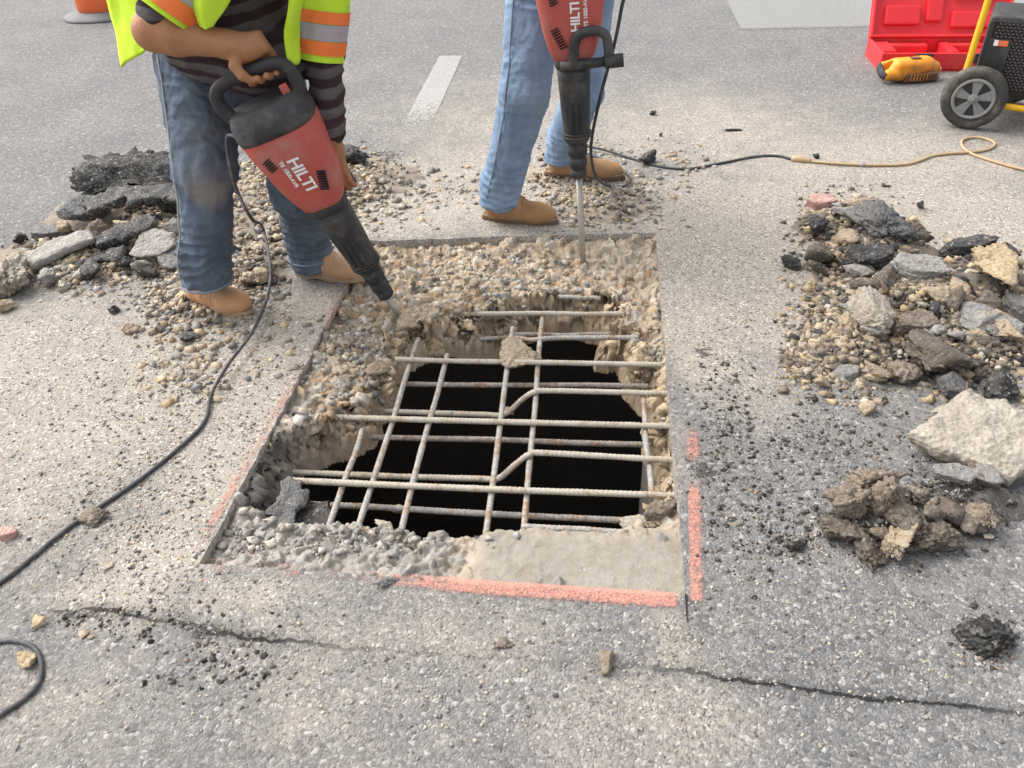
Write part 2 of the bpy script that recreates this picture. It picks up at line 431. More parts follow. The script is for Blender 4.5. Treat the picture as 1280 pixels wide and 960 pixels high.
def denim_material(name, dark, light, patches, dirt=(.30, .26, .22)):
    t = NT(name)
    wv = t.noise(9, 5, .65); c = t.mix(t.mr(wv, .3, .7), dark, light)
    tw = t.noise(700, 2, .5); c = t.mix(t.math('MULTIPLY', tw, .5), c, t.mix(.5, c, (.45, .50, .55)))
    for (p, r, col, amt) in patches:
        d = t.math('ADD', t.vdist(t.obj, tuple(p)), t.math('MULTIPLY', t.math('SUBTRACT', t.noise(16, 4), .5), r * 1.0))
        c = t.mix(t.math('MULTIPLY', t.mr(d, r, r * .25), amt), c, col)
    c = t.mix(t.math('MULTIPLY', t.mr(t.noise(22, 6, .75), .56, .75), .35), c, dirt)
    t.col(c).rough(.92).spec(.15)
    t.bump(t.math('ADD', t.noise(420, 3), t.math('MULTIPLY', t.noise(45, 3), 1.5)), .0022); return t.m
def cloth_material(name, c, var=.2, scale=14):
    t = NT(name); n = t.noise(scale, 5, .6)
    t.col(t.mix(n, tuple(x * (1 - var) for x in c), tuple(min(1, x * (1 + var)) for x in c))).rough(.85).spec(.2)
    t.bump(t.math('ADD', t.noise(500, 2), t.math('MULTIPLY', t.noise(35, 3), 2)), .0015); return t.m
def striped_material(axis, period, off):
    t = NT('striped_knit'); x = t.n('VectorMath', operation='DOT_PRODUCT'); t.set(x.inputs[0], t.vadd(t.obj, t.vmul(t.noise(9, 2, out=1), (.012,) * 3))); x.inputs[1].default_value = tuple(axis)
    f = t.math('FRACT', t.math('ADD', t.math('MULTIPLY', x.outputs['Value'], 1 / period), off))
    c = t.ramp(f, [(0, (.042, .020, .026)), (.42, (.044, .022, .027)), (.50, (.105, .093, .094)), (.92, (.125, .110, .110)), (1, (.045, .022, .027))])
    c = t.mix(t.math('MULTIPLY', t.noise(12, 4), .3), c, (.10, .085, .08))
    t.col(c).rough(.9).spec(.15); t.bump(t.math('ADD', t.noise(420, 2), t.noise(30, 3)), .002); return t.m
def rebar_material(name, base, rust, cover):
    t = NT(name); v = t.vadd(t.obj, t.vmul(t.ornd(), (9.0, 4.0, 2.0)))
    n = t.noise(14, 6, .75, v); n2 = t.noise(70, 5, .7, v)
    c = t.mix(t.mr(n, .47, .58), base, rust); c = t.mix(t.math('MULTIPLY', t.mr(n2, .40, .62), cover), c, (.44, .39, .32)); c = t.mix(t.mr(t.noise(40, 5, .7, v), .60, .72, 0, .7), c, (.085, .08, .075))
    t.col(c).rough(.75).spec(.3); t.bump(n2, .002); return t.m

MAT = dict(
    road=road_material(), slab=slab_material(), rock=rock_material('broken_stone'), grit=rock_material('loose_gravel', True, .002, scale=2.0), asphalt=asphalt_rock_material(),
    pink=paint_material('pink_spray_paint', (.60, .285, .22), .20, 1.15, 1.35, 130), white=paint_material('white_road_paint', (.45, .44, .415), .30, .60, .9, 40),
    pale=paint_material('pale_road_paint', (.335, .335, .32), .25, .6, .30, 12),
    bar=rebar_material('weathered_rebar', (.27, .27, .265), (.24, .15, .085), .75), barpale=rebar_material('dusty_rebar', (.42, .38, .31), (.32, .25, .17), .9), barrust=rebar_material('rusty_rebar', (.24, .215, .20), (.22, .13, .085), .6),
    vault=plain('dark_vault_concrete', (.20, .18, .16), .95, var=.35, scale=5, dirt=(.12, .105, .09), bump=.004),
    red=plain('dusty_red_plastic', (.45, .090, .070), .6, spec=.3, var=.12, scale=14, dirt=(.36, .22, .19), dirtamt=.6),
    black=plain('dusty_black_plastic', (.028, .028, .028), .6, spec=.4, var=.3, scale=22, dirt=(.12, .11, .10), dirtamt=.6),
    rubber=plain('black_rubber', (.03, .03, .032), .7, spec=.35, var=.3, scale=40, dirt=(.14, .125, .11), dirtamt=.5),
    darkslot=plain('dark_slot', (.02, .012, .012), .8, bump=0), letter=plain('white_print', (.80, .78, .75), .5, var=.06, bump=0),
    steel=plain('worn_steel', (.36, .33, .29), .45, .7, var=.25, scale=30, dirt=(.16, .11, .08)),
    darkgrey=plain('dark_grey_plastic', (.09, .09, .088), .6, var=.2), grey=plain('grey_plastic', (.19, .19, .185), .6, var=.12), cord=plain('dusty_black_cord', (.045, .048, .052), .65, var=.3, scale=60, dirt=(.16, .15, .14), dirtamt=.6),
    tancord=plain('tan_cord', (.42, .29, .16), .7, var=.2, scale=50, dirt=(.45, .38, .28)),
    skin=plain('tanned_skin', (.36, .165, .078), .55, spec=.35, var=.16, scale=16, dirt=(.29, .14, .075), dirtamt=.6, bump=.0018),
    hair=plain('dark_hair', (.02, .015, .012), .6, bump=.002),
    lime=cloth_material('lime_mesh_fabric', (.53, .74, .045), .20), orange=cloth_material('orange_band_fabric', (.88, .20, .055), .16), silver=cloth_material('grey_reflective_tape', (.40, .345, .36), .14, 25),
    maroon=cloth_material('dark_maroon_knit', (.035, .014, .018)), greytee=cloth_material('plain_grey_cotton', (.20, .20, .21)),
    boot1=plain('orange_tan_leather', (.46, .25, .125), .72, spec=.25, var=.16, scale=14, dirt=(.46, .35, .25), dirtamt=.7, bump=.0012),
    boot2=plain('brown_tan_leather', (.34, .185, .085), .72, spec=.25, var=.2, scale=14, dirt=(.40, .29, .19), dirtamt=.6, bump=.0012),
    sole1=plain('dusty_gum_sole', (.36, .26, .17), .85, dirt=(.38, .32, .25)), sole2=plain('brown_rubber_sole', (.16, .10, .06), .85, dirt=(.34, .28, .21)),
    lace=plain('yellow_brown_lace', (.30, .17, .06), .9),
    seam=plain('pale_denim_thread', (.30, .29, .27), .95, var=.3, scale=200), hem=plain('worn_denim_edge', (.17, .20, .245), .95, var=.35, scale=90),
    yellow=plain('yellow_enamel', (.80, .42, .015), .4, spec=.5, var=.1, scale=12, dirt=(.35, .22, .08), dirtamt=.4),
    casered=plain('bright_red_plastic', (.68, .028, .035), .42, spec=.45, var=.10, scale=6, dirt=(.6, .12, .10), dirtamt=.4), cone=plain('faded_orange_plastic', (.85, .17, .055), .5, var=.08, scale=6),
    tool=plain('orange_yellow_plastic', (.80, .30, .02), .5, var=.12, scale=20, dirt=(.30, .13, .05), dirtamt=.85), toolbrown=plain('grimy_brown_rubber', (.13, .065, .035), .8, var=.3, scale=40),
    tyre=plain('dusty_tyre_rubber', (.045, .043, .04), .85, var=.3, scale=25, dirt=(.17, .15, .12), dirtamt=.7, bump=.001), sticker=plain('orange_sticker', (.70, .16, .06), .5, bump=0),
)

# ------------------------------------------------------------------ ground
FL, FR, BR, BL = G(250, 706), G(857, 746), G(820, 291), G(462, 303)
PIT = np.array([FL, FR, BR, BL])[:, :2]
def gz(x, y):
    p = np.stack([x, y, np.zeros_like(x)], -1)
    return fbm(p * 1.6, 3, 3) * .008 + fbm(p * 14, 5, 3) * .0030
def gzp(p): return float(gz(np.array([p[0]]), np.array([p[1]]))[0])
DUSTS = [  # u, v, radius x, radius y (m), amount
    (905, 300, .5, .75, 1.0), (865, 420, .16, .35, .95), (960, 250, .5, .35, .75), (700, 255, .7, .35, .95), (520, 262, .5, .35, .85), (620, 215, .8, .6, .62), (1150, 300, 1.1, .9, .85), (960, 380, .45, .45, .8), (1240, 480, .3, .25, .4),
    (1080, 200, 1.2, .6, .6), (880, 165, .9, .9, .55), (640, 150, .9, 1.0, .45), (450, 260, .4, .5, .7), (400, 400, .16, .3, .75), (340, 500, .22, .5, .8), (270, 600, .16, .25, .8), (200, 690, .2, .16, .8), (140, 500, .75, .75, .62), (60, 450, .8, .6, .6), (300, 450, .5, .6, .68),
    (150, 740, .2, .12, .7), (840, 800, .06, .12, .45), (800, 900, .22, .20, .42), (930, 480, .25, .25, .45), (830, 560, .15, .3, .35), (40, 620, .3, .3, .55), (500, 790, .6, .2, .33), (430, 880, .5, .25, .25), (100, 880, .3, .2, .3), (300, 745, .25, .08, .5)]
DARKS = [(920, 610, .18, .3, .42), (1000, 560, .22, .3, .40), (1080, 540, .2, .2, .40), (1100, 460, .25, .25, .5), (880, 590, .05, .07, .75), (878, 440, .05, .08, .65), (975, 690, .06, .05, .5), (1235, 800, .09, .07, .7), (260, 790, .12, .05, .55), (220, 840, .1, .06, .45),
         (120, 640, .1, .07, .45), (60, 560, .3, .2, .25), (150, 545, .2, .12, .3), (300, 625, .05, .2, .3), (480, 195, .25, .2, .6), (270, 690, .05, .05, .4), (100, 770, .14, .04, .6), (330, 795, .1, .03, .5), (690, 765, .2, .05, .25), (900, 480, .2, .2, .32), (1010, 450, .12, .2, .5), (1180, 690, .2, .1, .35)]
def blobs(x, y, L):
    o = np.zeros_like(x)
    for u, v, rx, ry, a in L:
        c = G(u, v); o = np.maximum(o, a * np.exp(-(((x - c[0]) / rx) ** 2 + ((y - c[1]) / ry) ** 2)))
    return o
CRK = np.array([G(u, v)[:2] for u, v in ((100, 762), (150, 766), (215, 779), (260, 790), (330, 802), (420, 810), (520, 816), (640, 824), (760, 832), (870, 840), (960, 856), (1060, 868), (1160, 880), (1280, 892))])
def ground_attrs(x, y):
    yc = np.interp(x, CRK[:, 0], CRK[:, 1]); cw = np.clip(.22 + .9 * np.exp(-((x - .65) / .33) ** 4) + .8 * np.exp(-((x + .60) / .16) ** 2) + .8 * np.exp(-((x + .98) / .16) ** 2), 0, 1)
    cw *= sstep(-1.3, -.9, x)
    return dict(dust=blobs(x, y, DUSTS), dark=blobs(x, y, DARKS), crack=np.clip(y - yc, -1, 1), crackw=cw)
def build_road():
    n, m = 230, 130
    OUT = np.array([[-7, -1.5], [7, -1.5], [7, 12], [-7, 12]], float)
    FAR = np.array([[-400, -400], [400, -400], [400, 400], [-400, 400]], float)
    def edge(Q):
        P = []
        for k in range(4):
            a, b = Q[k], Q[(k + 1) % 4]; t = np.arange(n)[:, None] / n; P.append(a + (b - a) * t)
        return np.vstack(P)
    I, O, Fq = edge(PIT), edge(OUT), edge(FAR)
    jag = fbm(np.c_[I * 26, np.zeros(len(I))], 9, 4) * .006
    cen = PIT.mean(0); rad = I - cen; I = I + jag[:, None] * rad / np.linalg.norm(rad, axis=1)[:, None]
    rings, zs = [], []
    for zz in (-.16, -.11, -.06, -.02):                           # the saw-cut face going down
        q = I + (fbm(np.c_[I * 40, np.full(len(I), zz * 40)], 4, 3) * .005)[:, None] * rad / np.linalg.norm(rad, axis=1)[:, None]; rings.append(q); zs.append(np.full(len(q), zz))
    for t in (np.arange(m + 1) / m) ** 1.75:
        q = I + (O - I) * t; rings.append(q); z = gz(q[:, 0], q[:, 1])
        zs.append(z)
    for t in (.02, .08, .3, 1):
        q = O + (Fq - O) * t; rings.append(q); zs.append(np.zeros(len(q)))
    N = 4 * n; XY = np.vstack(rings); Z = np.concatenate(zs); K = len(rings)
    i = np.arange(K - 1)[:, None] * N; j = np.arange(N)[None, :]; j2 = (j + 1) % N
    F = np.stack([i + j, i + N + j, i + N + j2, i + j2], -1).reshape(-1, 4)
    at = ground_attrs(XY[:, 0], XY[:, 1]); at['dust'] = np.where(Z < -.015, .7, at['dust']); at['dark'] = np.where(Z < -.015, 0, at['dark'])
    return tag(mk('road', np.c_[XY, Z], F, MAT['road'], None, True, attrs=at), 'worn grey asphalt road with dust and loose chippings around the opening', kind='structure')
road = build_road()

def decal(name, quad, mat, nu, nv, cover, label, dz=.004, jag=.0):
    """a thin painted sheet following the ground; quad = four ground points, cover(s,t) = paint thickness"""
    A, B, C, D = [np.asarray(q)[:2] for q in quad]; s, t = np.meshgrid(np.linspace(0, 1, nu), np.linspace(0, 1, nv), indexing='ij')
    s, t = s.ravel(), t.ravel()
    P = (1 - s)[:, None] * ((1 - t)[:, None] * A + t[:, None] * D) + s[:, None] * ((1 - t)[:, None] * B + t[:, None] * C)
    z = gz(P[:, 0], P[:, 1]) + dz
    i, j = np.meshgrid(np.arange(nu - 1), np.arange(nv - 1), indexing='ij'); a = (i * nv + j).ravel(); F = np.stack([a, a + nv, a + nv + 1, a + 1], -1)
    return tag(mk(name, np.c_[P, z], F, mat, attrs=dict(cover=cover(s, t, P))), label, kind='structure')
def band(s, t): return np.minimum(sstep(0, .3, t), sstep(1, .7, t)) * np.minimum(sstep(0, .03, s), sstep(1, .97, s))
decal('paint_line', [G(255, 722), G(858, 768), G(857, 743), G(252, 700)], MAT['pink'], 160, 10, lambda s, t, P: band(s, np.clip(t * .75, 0, 1)) * (.30 + .75 * sstep(.30, .62, s)) + .12 * np.sin(s * 43) * sstep(.5, .1, s) - .15 * sstep(.5, .2, t), 'pink spray paint stripe along the near edge of the opening')
decal('paint_line', [G(859, 752), G(884, 752), G(880, 530), G(853, 530)], MAT['pink'], 14, 100, lambda s, t, P: np.minimum(sstep(0, .25, s), sstep(1, .55, s)) * np.where(t < .64, .95 * sstep(.64, .54, t), .75 * sstep(.70, .78, t) * sstep(1, .88, t)), 'pink spray paint stripe along the right edge of the opening')
decal('paint_line', [G(232, 690), G(252, 690), G(446, 352), G(426, 348)], MAT['pink'], 12, 160, lambda s, t, P: np.minimum(sstep(.15, .6, s), sstep(1.02, .9, s)) * (.34 + .14 * np.sin(t * 17) + .25 * sstep(.2, 0.05, np.abs(t - .22))), 'faded dusty pink paint line along the left edge of the opening')
decal('lane_dash', [G(470, 218), G(522, 205), G(579, 69), G(548, 69)], MAT['white'], 12, 60, lambda s, t, P: np.minimum(np.minimum(sstep(0, .08, s), sstep(1, .92, s)), sstep(-.1, .8, t)) * np.where(t > .985, .3, 1) * .92, 'worn white lane dash running away from the opening')
_sl = [G(926, 43), G(1400, 30), G(1400, -150), G(826, -150)]
decal('stop_line', _sl, MAT['pale'], 60, 40, lambda s, t, P: np.minimum(sstep(0, .012, s), sstep(0, .025, t)), 'broad pale grey painted block across the far lane')
# saw cut past the near right corner; groove shade painted as dark strip
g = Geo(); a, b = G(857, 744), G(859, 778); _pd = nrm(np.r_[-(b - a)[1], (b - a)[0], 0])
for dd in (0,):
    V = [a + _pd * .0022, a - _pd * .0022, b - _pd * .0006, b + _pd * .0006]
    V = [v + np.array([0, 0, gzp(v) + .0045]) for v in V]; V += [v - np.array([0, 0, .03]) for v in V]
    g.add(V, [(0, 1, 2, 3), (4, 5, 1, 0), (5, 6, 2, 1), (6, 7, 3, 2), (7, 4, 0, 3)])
tag(g.build('saw_cut_shade', MAT['darkslot'], smooth=False), kind='structure')

# ------------------------------------------------------------------ broken slab with the hole
HOLE = [  # pixel outline of the black opening and the level of the concrete there
    (336, 655, -.07), (338, 632, -.09), (352, 600, -.09), (372, 575, -.09), (398, 561, -.09), (430, 551, -.09), (447, 543, -.09), (468, 535, -.09), (480, 505, -.09), (497, 480, -.09), (508, 460, -.15), (532, 449, -.15), (562, 438, -.15), (600, 432, -.15), (640, 421, -.15), (650, 410, -.15), (690, 403, -.15), (728, 402, -.15), (754, 411, -.15),
    (752, 420, -.15), (740, 428, -.15), (744, 441, -.14), (770, 441, -.15), (779, 455, -.15), (778, 472, -.15), (792, 484, -.15), (808, 500, -.15), (814, 530, -.15), (800, 548, -.20), (815, 570, -.15), (824, 590, -.15), (820, 612, -.15), (806, 626, -.12), (800, 640, -.08),
    (786, 656, -.05), (760, 663, -.05), (700, 664, -.05), (660, 659, -.05), (638, 662, -.05), (612, 668, -.05), (592, 676, -.06), (560, 676, -.06), (530, 672, -.06), (505, 664, -.06), (480, 662, -.06), (440, 662, -.06), (400, 658, -.06), (365, 658, -.07)]
HP = np.array([G(u, v, z)[:2] for u, v, z in HOLE])
def poly_sd(P, Q):                    # signed distance, negative inside
    d = np.full(len(P), 1e9); ins = np.zeros(len(P), bool)
    for i in range(len(Q)):
        a, b = Q[i], Q[(i + 1) % len(Q)]; e = b - a; w_ = P - a
        t = np.clip(w_ @ e / (e @ e), 0, 1); d = np.minimum(d, np.linalg.norm(w_ - t[:, None] * e, axis=1))
        c = ((a[1] > P[:, 1]) != (b[1] > P[:, 1])) & (P[:, 0] < (b[0] - a[0]) * (P[:, 1] - a[1]) / (b[1] - a[1] + 1e-12) + a[0]); ins ^= c
    return np.where(ins, -d, d)
TAN = np.array([.44, .345, .235]); TANL = np.array([.50, .43, .34]); GREYC = np.array([.33, .31, .28]); PALEC = np.array([.46, .41, .335]); DARKC = np.array([.07, .066, .062])
def build_slab():
    nu, nv = 300, 450
    s, t = np.meshgrid(np.linspace(-.012, 1.012, nu), np.linspace(-.008, 1.008, nv), indexing='ij'); s, t = s.ravel(), t.ravel()
    P = (1 - s)[:, None] * ((1 - t)[:, None] * PIT[0] + t[:, None] * PIT[3]) + s[:, None] * ((1 - t)[:, None] * PIT[1] + t[:, None] * PIT[2])
    x, y = P[:, 0], P[:, 1]; p3 = np.c_[P, np.zeros(len(P))]
    near = sstep(.17, .08, t)         # 1 on the flat strip along the near edge
    d = poly_sd(P, HP) - .014 * (1 - near); d = d + fbm(p3 * 16, 21, 4) * .022 + fbm(p3 * 60, 23, 3) * .006
    flat = near * sstep(.50, .62, s); lowrub = near * (1 - sstep(.46, .58, s))
    left = sstep(.22, .08, s) * sstep(.62, .35, t)
    lw = sstep(.24, .06, s) * sstep(.66, .45, t)
    zt = -.052 + .018 * fbm(p3 * 5, 31, 4)
    zt = zt + .026 * np.maximum(np.maximum(sstep(.10, .0, s), sstep(.93, 1.0, t)), lw) + .015 * sstep(.96, 1, s)
    zt = zt * (1 - near) + near * (-.030 + .020 * fbm(p3 * 9, 33, 4) * (1 - flat))
    zt = zt * (1 - flat) + flat * (-.012 + .002 * fbm(p3 * 12, 35, 3))
    zt += (1 - flat) * (.010 * fbm(p3 * 28, 37, 4, .6))
    c1, t1, g1 = cells(np.c_[P * 24, np.zeros(len(P))], 161); c2, t2, g2 = cells(np.c_[P * 55, np.zeros(len(P))], 163)
    zt += (1 - flat) * (.016 * (c1 - .5) + .022 * t1 * .6 + .008 * (c2 - .5) + .006 * t2) + flat * (.0035 * (c1 - .5) * sstep(.35, .75, fbm(p3 * 6, 165, 3) + .5) + .002 * fbm(p3 * 60, 167, 3))
    wdt = .045 * (1 - near) * (1 - .45 * lw) + .012
    k = sstep(0, 1, np.clip(d / wdt, 0, 1)); zb = -.165 + .065 * sstep(.50, .30, s) * sstep(.85, .62, t)
    z = zb + (zt - zb) * k ** .8
    z += .022 * fbm(p3 * 22, 41, 4, .6) * (k < .98) * (1 - near)
    tint = np.where((d < wdt * .9)[:, None], TAN * 1.0, TAN * .5 + TANL * .5) * (1 + .22 * fbm(p3 * 9, 43, 3))[:, None]
    gm = np.clip(lowrub * 1.1, 0, 1)[:, None]; tint = tint * (1 - gm) + gm * GREYC * (1 + .15 * fbm(p3 * 30, 45, 3))[:, None]
    fm = flat[:, None]; tint = tint * (1 - fm) + fm * np.array([.30, .27, .225]) * (1 + .10 * fbm(p3 * 14, 47, 4))[:, None]
    lm = (sstep(.16, .03, s) * sstep(.70, .35, t) * (1 - near))[:, None] * .7; tint = tint * (1 - lm) + lm * np.array([.34, .31, .27])
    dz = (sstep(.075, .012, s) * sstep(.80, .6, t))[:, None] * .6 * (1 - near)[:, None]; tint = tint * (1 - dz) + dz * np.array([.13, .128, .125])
    # fine powder in the far right corner where the second breaker works
    c = G(775, 325, -.07); pw = np.exp(-(((x - c[0]) / .13) ** 2 + ((y - c[1]) / .10) ** 2))[:, None]; tint = tint * (1 - .7 * pw) + .7 * pw * np.array([.50, .44, .355])
    # pebbles and lumps sitting in the surface
    Z = z.reshape(nu, nv); T = tint.reshape(nu, nv, 3); X = x.reshape(nu, nv); Y = y.reshape(nu, nv); DD = d.reshape(nu, nv); FLm = flat.reshape(nu, nv); NR = near.reshape(nu, nv)
    r2 = np.random.default_rng(5); du, dv = 1.22 / nu, 1.9 / nv
    for q in range(4200):
        i, j = r2.integers(4, nu - 4), r2.integers(4, nv - 4); big = r2.random()
        if DD[i, j] < wdt.reshape(nu, nv)[i, j] * (.9 if NR[i, j] < .5 else .2): continue
        if FLm[i, j] > .3 and r2.random() < .97: continue
        rr = (.006 + .016 * big ** 2.2)
        if NR[i, j] > .5:
            rr *= 1.15
            if r2.random() < .55: continue
        if pw.reshape(nu, nv)[i, j] > .35: rr *= .3
        a, b = int(rr / du) + 2, int(rr / dv) + 2
        sl = (slice(max(0, i - a), min(nu, i + a + 1)), slice(max(0, j - b), min(nv, j + b + 1)))
        ax = r2.uniform(.65, 1.4); th = r2.uniform(0, 3.14); ex = X[sl] - X[i, j]; ey = Y[sl] - Y[i, j]
        e1 = (ex * math.cos(th) + ey * math.sin(th)) * ax; e2 = (-ex * math.sin(th) + ey * math.cos(th)) / ax
        hh = np.full(e1.shape, r2.uniform(.5, .8)) + (e1 * r2.uniform(-.5, .5) + e2 * r2.uniform(-.5, .5)) / rr
        for aa in np.arange(5) * 1.2566 + r2.uniform(-.4, .4, 5): hh = np.minimum(hh, (r2.uniform(.75, 1.05) - (e1 * math.cos(aa) + e2 * math.sin(aa)) / rr) * r2.uniform(1.4, 3.2))
        hgt = np.where(hh > 0, hh * rr * .9, -1); rad = np.where(hh > 0, .5, 2)
        new = Z[i, j] - rr * .15 + hgt; up = new > Z[sl]
        Z[sl] = np.where(up, new, Z[sl]) if True else 0
        if NR[i, j] > .5: base = [GREYC, GREYC * 1.15, GREYC * .9, GREYC * .7][r2.integers(4)]
        else: base = [TAN, TANL, PALEC, TAN * .75, np.array([.50, .46, .40]), GREYC * .8, np.array([.40, .27, .16])][r2.integers(7)]
        T[sl] = np.where((up & (rad < 1))[..., None], base * r2.uniform(.8, 1.2), T[sl])
    zz = Z.ravel(); i, j = np.meshgrid(np.arange(nu - 1), np.arange(nv - 1), indexing='ij'); a = (i * nv + j).ravel(); F = np.stack([a, a + nv, a + nv + 1, a + 1], -1)
    drop = d < -.010
    Vs = np.c_[P, zz]; Nn = vnormals(Vs, F); rk = (1 - sstep(.8, 1.25, d / (wdt + .012))) * (1 - near) * sstep(-.012, .004, d)
    cr_, ct_, cg_ = cells(Vs * 17, 151); cr2, ct2, cg2 = cells(Vs * 42, 157)
    Vs = Vs + Nn * (rk * (.034 * (cr_ - .5) + .030 * ct_ - .010 * sstep(.16, 0, cg_) + .013 * (cr2 - .5) + .010 * ct2 - .004 * sstep(.2, 0, cg2) + .008 * fbm(Vs * 60, 143, 3)))[:, None]
    tw = (1 + .25 * fbm(Vs * 26, 145, 4) + .35 * (cr_ - .5) + .3 * (cr2 - .5))[:, None]; T = np.where((rk > .3)[:, None], T.reshape(-1, 3) * tw, T.reshape(-1, 3)); P = Vs[:, :2]; zz = Vs[:, 2]
    zz = np.where(d < .002, np.minimum(zz, -.05 + (zb + .05) * (1 - near) + np.clip(d, -.012, .002) * 6), zz)
    F = F[~drop[F].all(1)]
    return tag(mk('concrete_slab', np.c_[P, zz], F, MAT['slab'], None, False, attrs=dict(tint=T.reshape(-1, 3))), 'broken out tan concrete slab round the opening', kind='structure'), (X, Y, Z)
slab, SLABZ = build_slab()
def slab_z(p):
    X, Y, Z = SLABZ; k = np.argmin((X - p[0]) ** 2 + (Y - p[1]) ** 2); return float(Z.ravel()[k])
# chamber below
def build_vault():
    e = .30; x0, x1 = PIT[:, 0].min() - e, G(806, 590, -.5)[0]; y0, y1 = PIT[:, 1].min() - e, PIT[:, 1].max() + e; zt, zb = -.13, -2.3
    x1b = PIT[:, 0].max() + e
    b = Geo(); b.box(((x0 + x1b) / 2, (y0 + y1) / 2, zb - .05), ((x1b - x0) / 2 + .1, (y1 - y0) / 2 + .1, .05))
    b.build('chamber_floor', MAT['vault'], smooth=False)['kind'] = 'structure'
    for nm, c, h in (('chamber_wall', (x0 - .05, (y0 + y1) / 2, (zt + zb) / 2), (.05, (y1 - y0) / 2 + .1, (zt - zb) / 2)), ('chamber_wall', (x1b + .05, (y0 + y1) / 2, (zt + zb) / 2), (.05, (y1 - y0) / 2 + .1, (zt - zb) / 2)),
                     ('chamber_wall', ((x0 + x1b) / 2, y0 - .05, (zt + zb) / 2), ((x1b - x0) / 2, .05, (zt - zb) / 2)), ('chamber_wall', ((x0 + x1b) / 2, y1 + .05, (zt + zb) / 2), ((x1b - x0) / 2, .05, (zt - zb) / 2)),
                     ('chamber_pier', (G(815, 590, -.35)[0] + .12, G(815, 590, -.35)[1], -1.25), (.12, .16, 1.0))):
        g = Geo(); g.box(c, h); g.build(nm, MAT['vault'], smooth=False)['kind'] = 'structure'
    # earth and slab edge closing the gap beneath the road
    g = Geo()
    for c, h in (((x0 + .02, (y0 + y1) / 2, -.15), (.30, (y1 - y0) / 2, .04)),): pass
build_vault()

# ------------------------------------------------------------------ reinforcing bars
grid = empty('rebar_mat', G(640, 540, -.1), 'grid of grey ribbed steel bars laid bare across the dark opening', 'rebar')
GO = np.array(grid.location)
def rebar(pts, mat, r=.0092, bend=0, name='crosswise_bar'):
    P = np.asarray(pts, float)
    if len(P) == 2: P = P[0] + (P[1] - P[0]) * np.linspace(0, 1, 5)[:, None]; P[1:-1] += rng.normal(0, .0018, (3, 3))
    P = catmull(P, 10); L = np.r_[0, np.cumsum(np.linalg.norm(np.diff(P, axis=0), axis=1))]
    st = .0044; s = np.arange(0, L[-1], st); Q = np.stack([np.interp(s, L, P[:, i]) for i in range(3)], -1)
    rad = r * (1 + .11 * np.where(np.arange(len(s)) % 3 == 0, 1, -.35)) + r * .10 * fbm(np.c_[s * 30, s * 0, s * 0 + rng.random() * 9], 3, 3)
    V, F = tube(Q, rad, 8); o = mk(name, V, F, mat, grid, True, GO); return o
zU, zL, zN = -.050, -.132, -.068
B, BP, BR_ = MAT['bar'], MAT['barpale'], MAT['barrust']
zu2 = -.064
rebar([G(698, 371, -.06), G(752, 373, -.06)], B)
rebar([G(552, 393, zU - .005), G(802, 391, zU - .005)], BP)
rebar([G(600, 424, zL), G(640, 422, zL), G(662, 425, -.09), G(676, 424, zu2), G(700, 422.5, zu2), G(800, 422, zu2)], B)
rebar([G(642, 418, zL), G(770, 418, zL)], B)
rebar([G(494, 449, zU), G(832, 456, zU)], BP)
rebar([G(496, 480, zL), G(812, 483, zL)], BR_)
rebar([G(470, 513, zL), G(505, 515, zL), G(600, 518, zL), G(630, 518, -.125), G(652, 500, -.085), G(668, 490, zU), G(690, 488.5, zU), G(838, 492, zU)], BP)
rebar([G(402, 519, zU), G(470, 523, zU), G(845, 533, zU)], BP)
rebar([G(440, 546, zL), G(815, 556, zL)], BR_)
rebar([G(362, 590, zL), G(480, 595, zL), G(598, 598.5, zL), G(622, 598.5, -.125), G(645, 580, -.085), G(662, 568, zU), G(685, 566.5, zU), G(852, 576, zU)], BP)
rebar([G(362, 600.5, zU), G(600, 611, zU), G(855, 620, zU)], BP)
rebar([G(350, 629, zL), G(790, 651, zL)], B)
rebar([G(655, 658.5, -.05), G(795, 667, -.045)], B)
for a, b, m in (((523, 424), (446, 664), B), ((559, 444), (501, 666), B), ((641, 410), (607, 670), B), ((678, 396), (655, 662), B), ((803, 490), (815, 622), B), ((453, 538), (409, 664), B)):
    rebar([G(*a, zN), G(*b, zN)], m, .0088, name='lengthwise_bar')

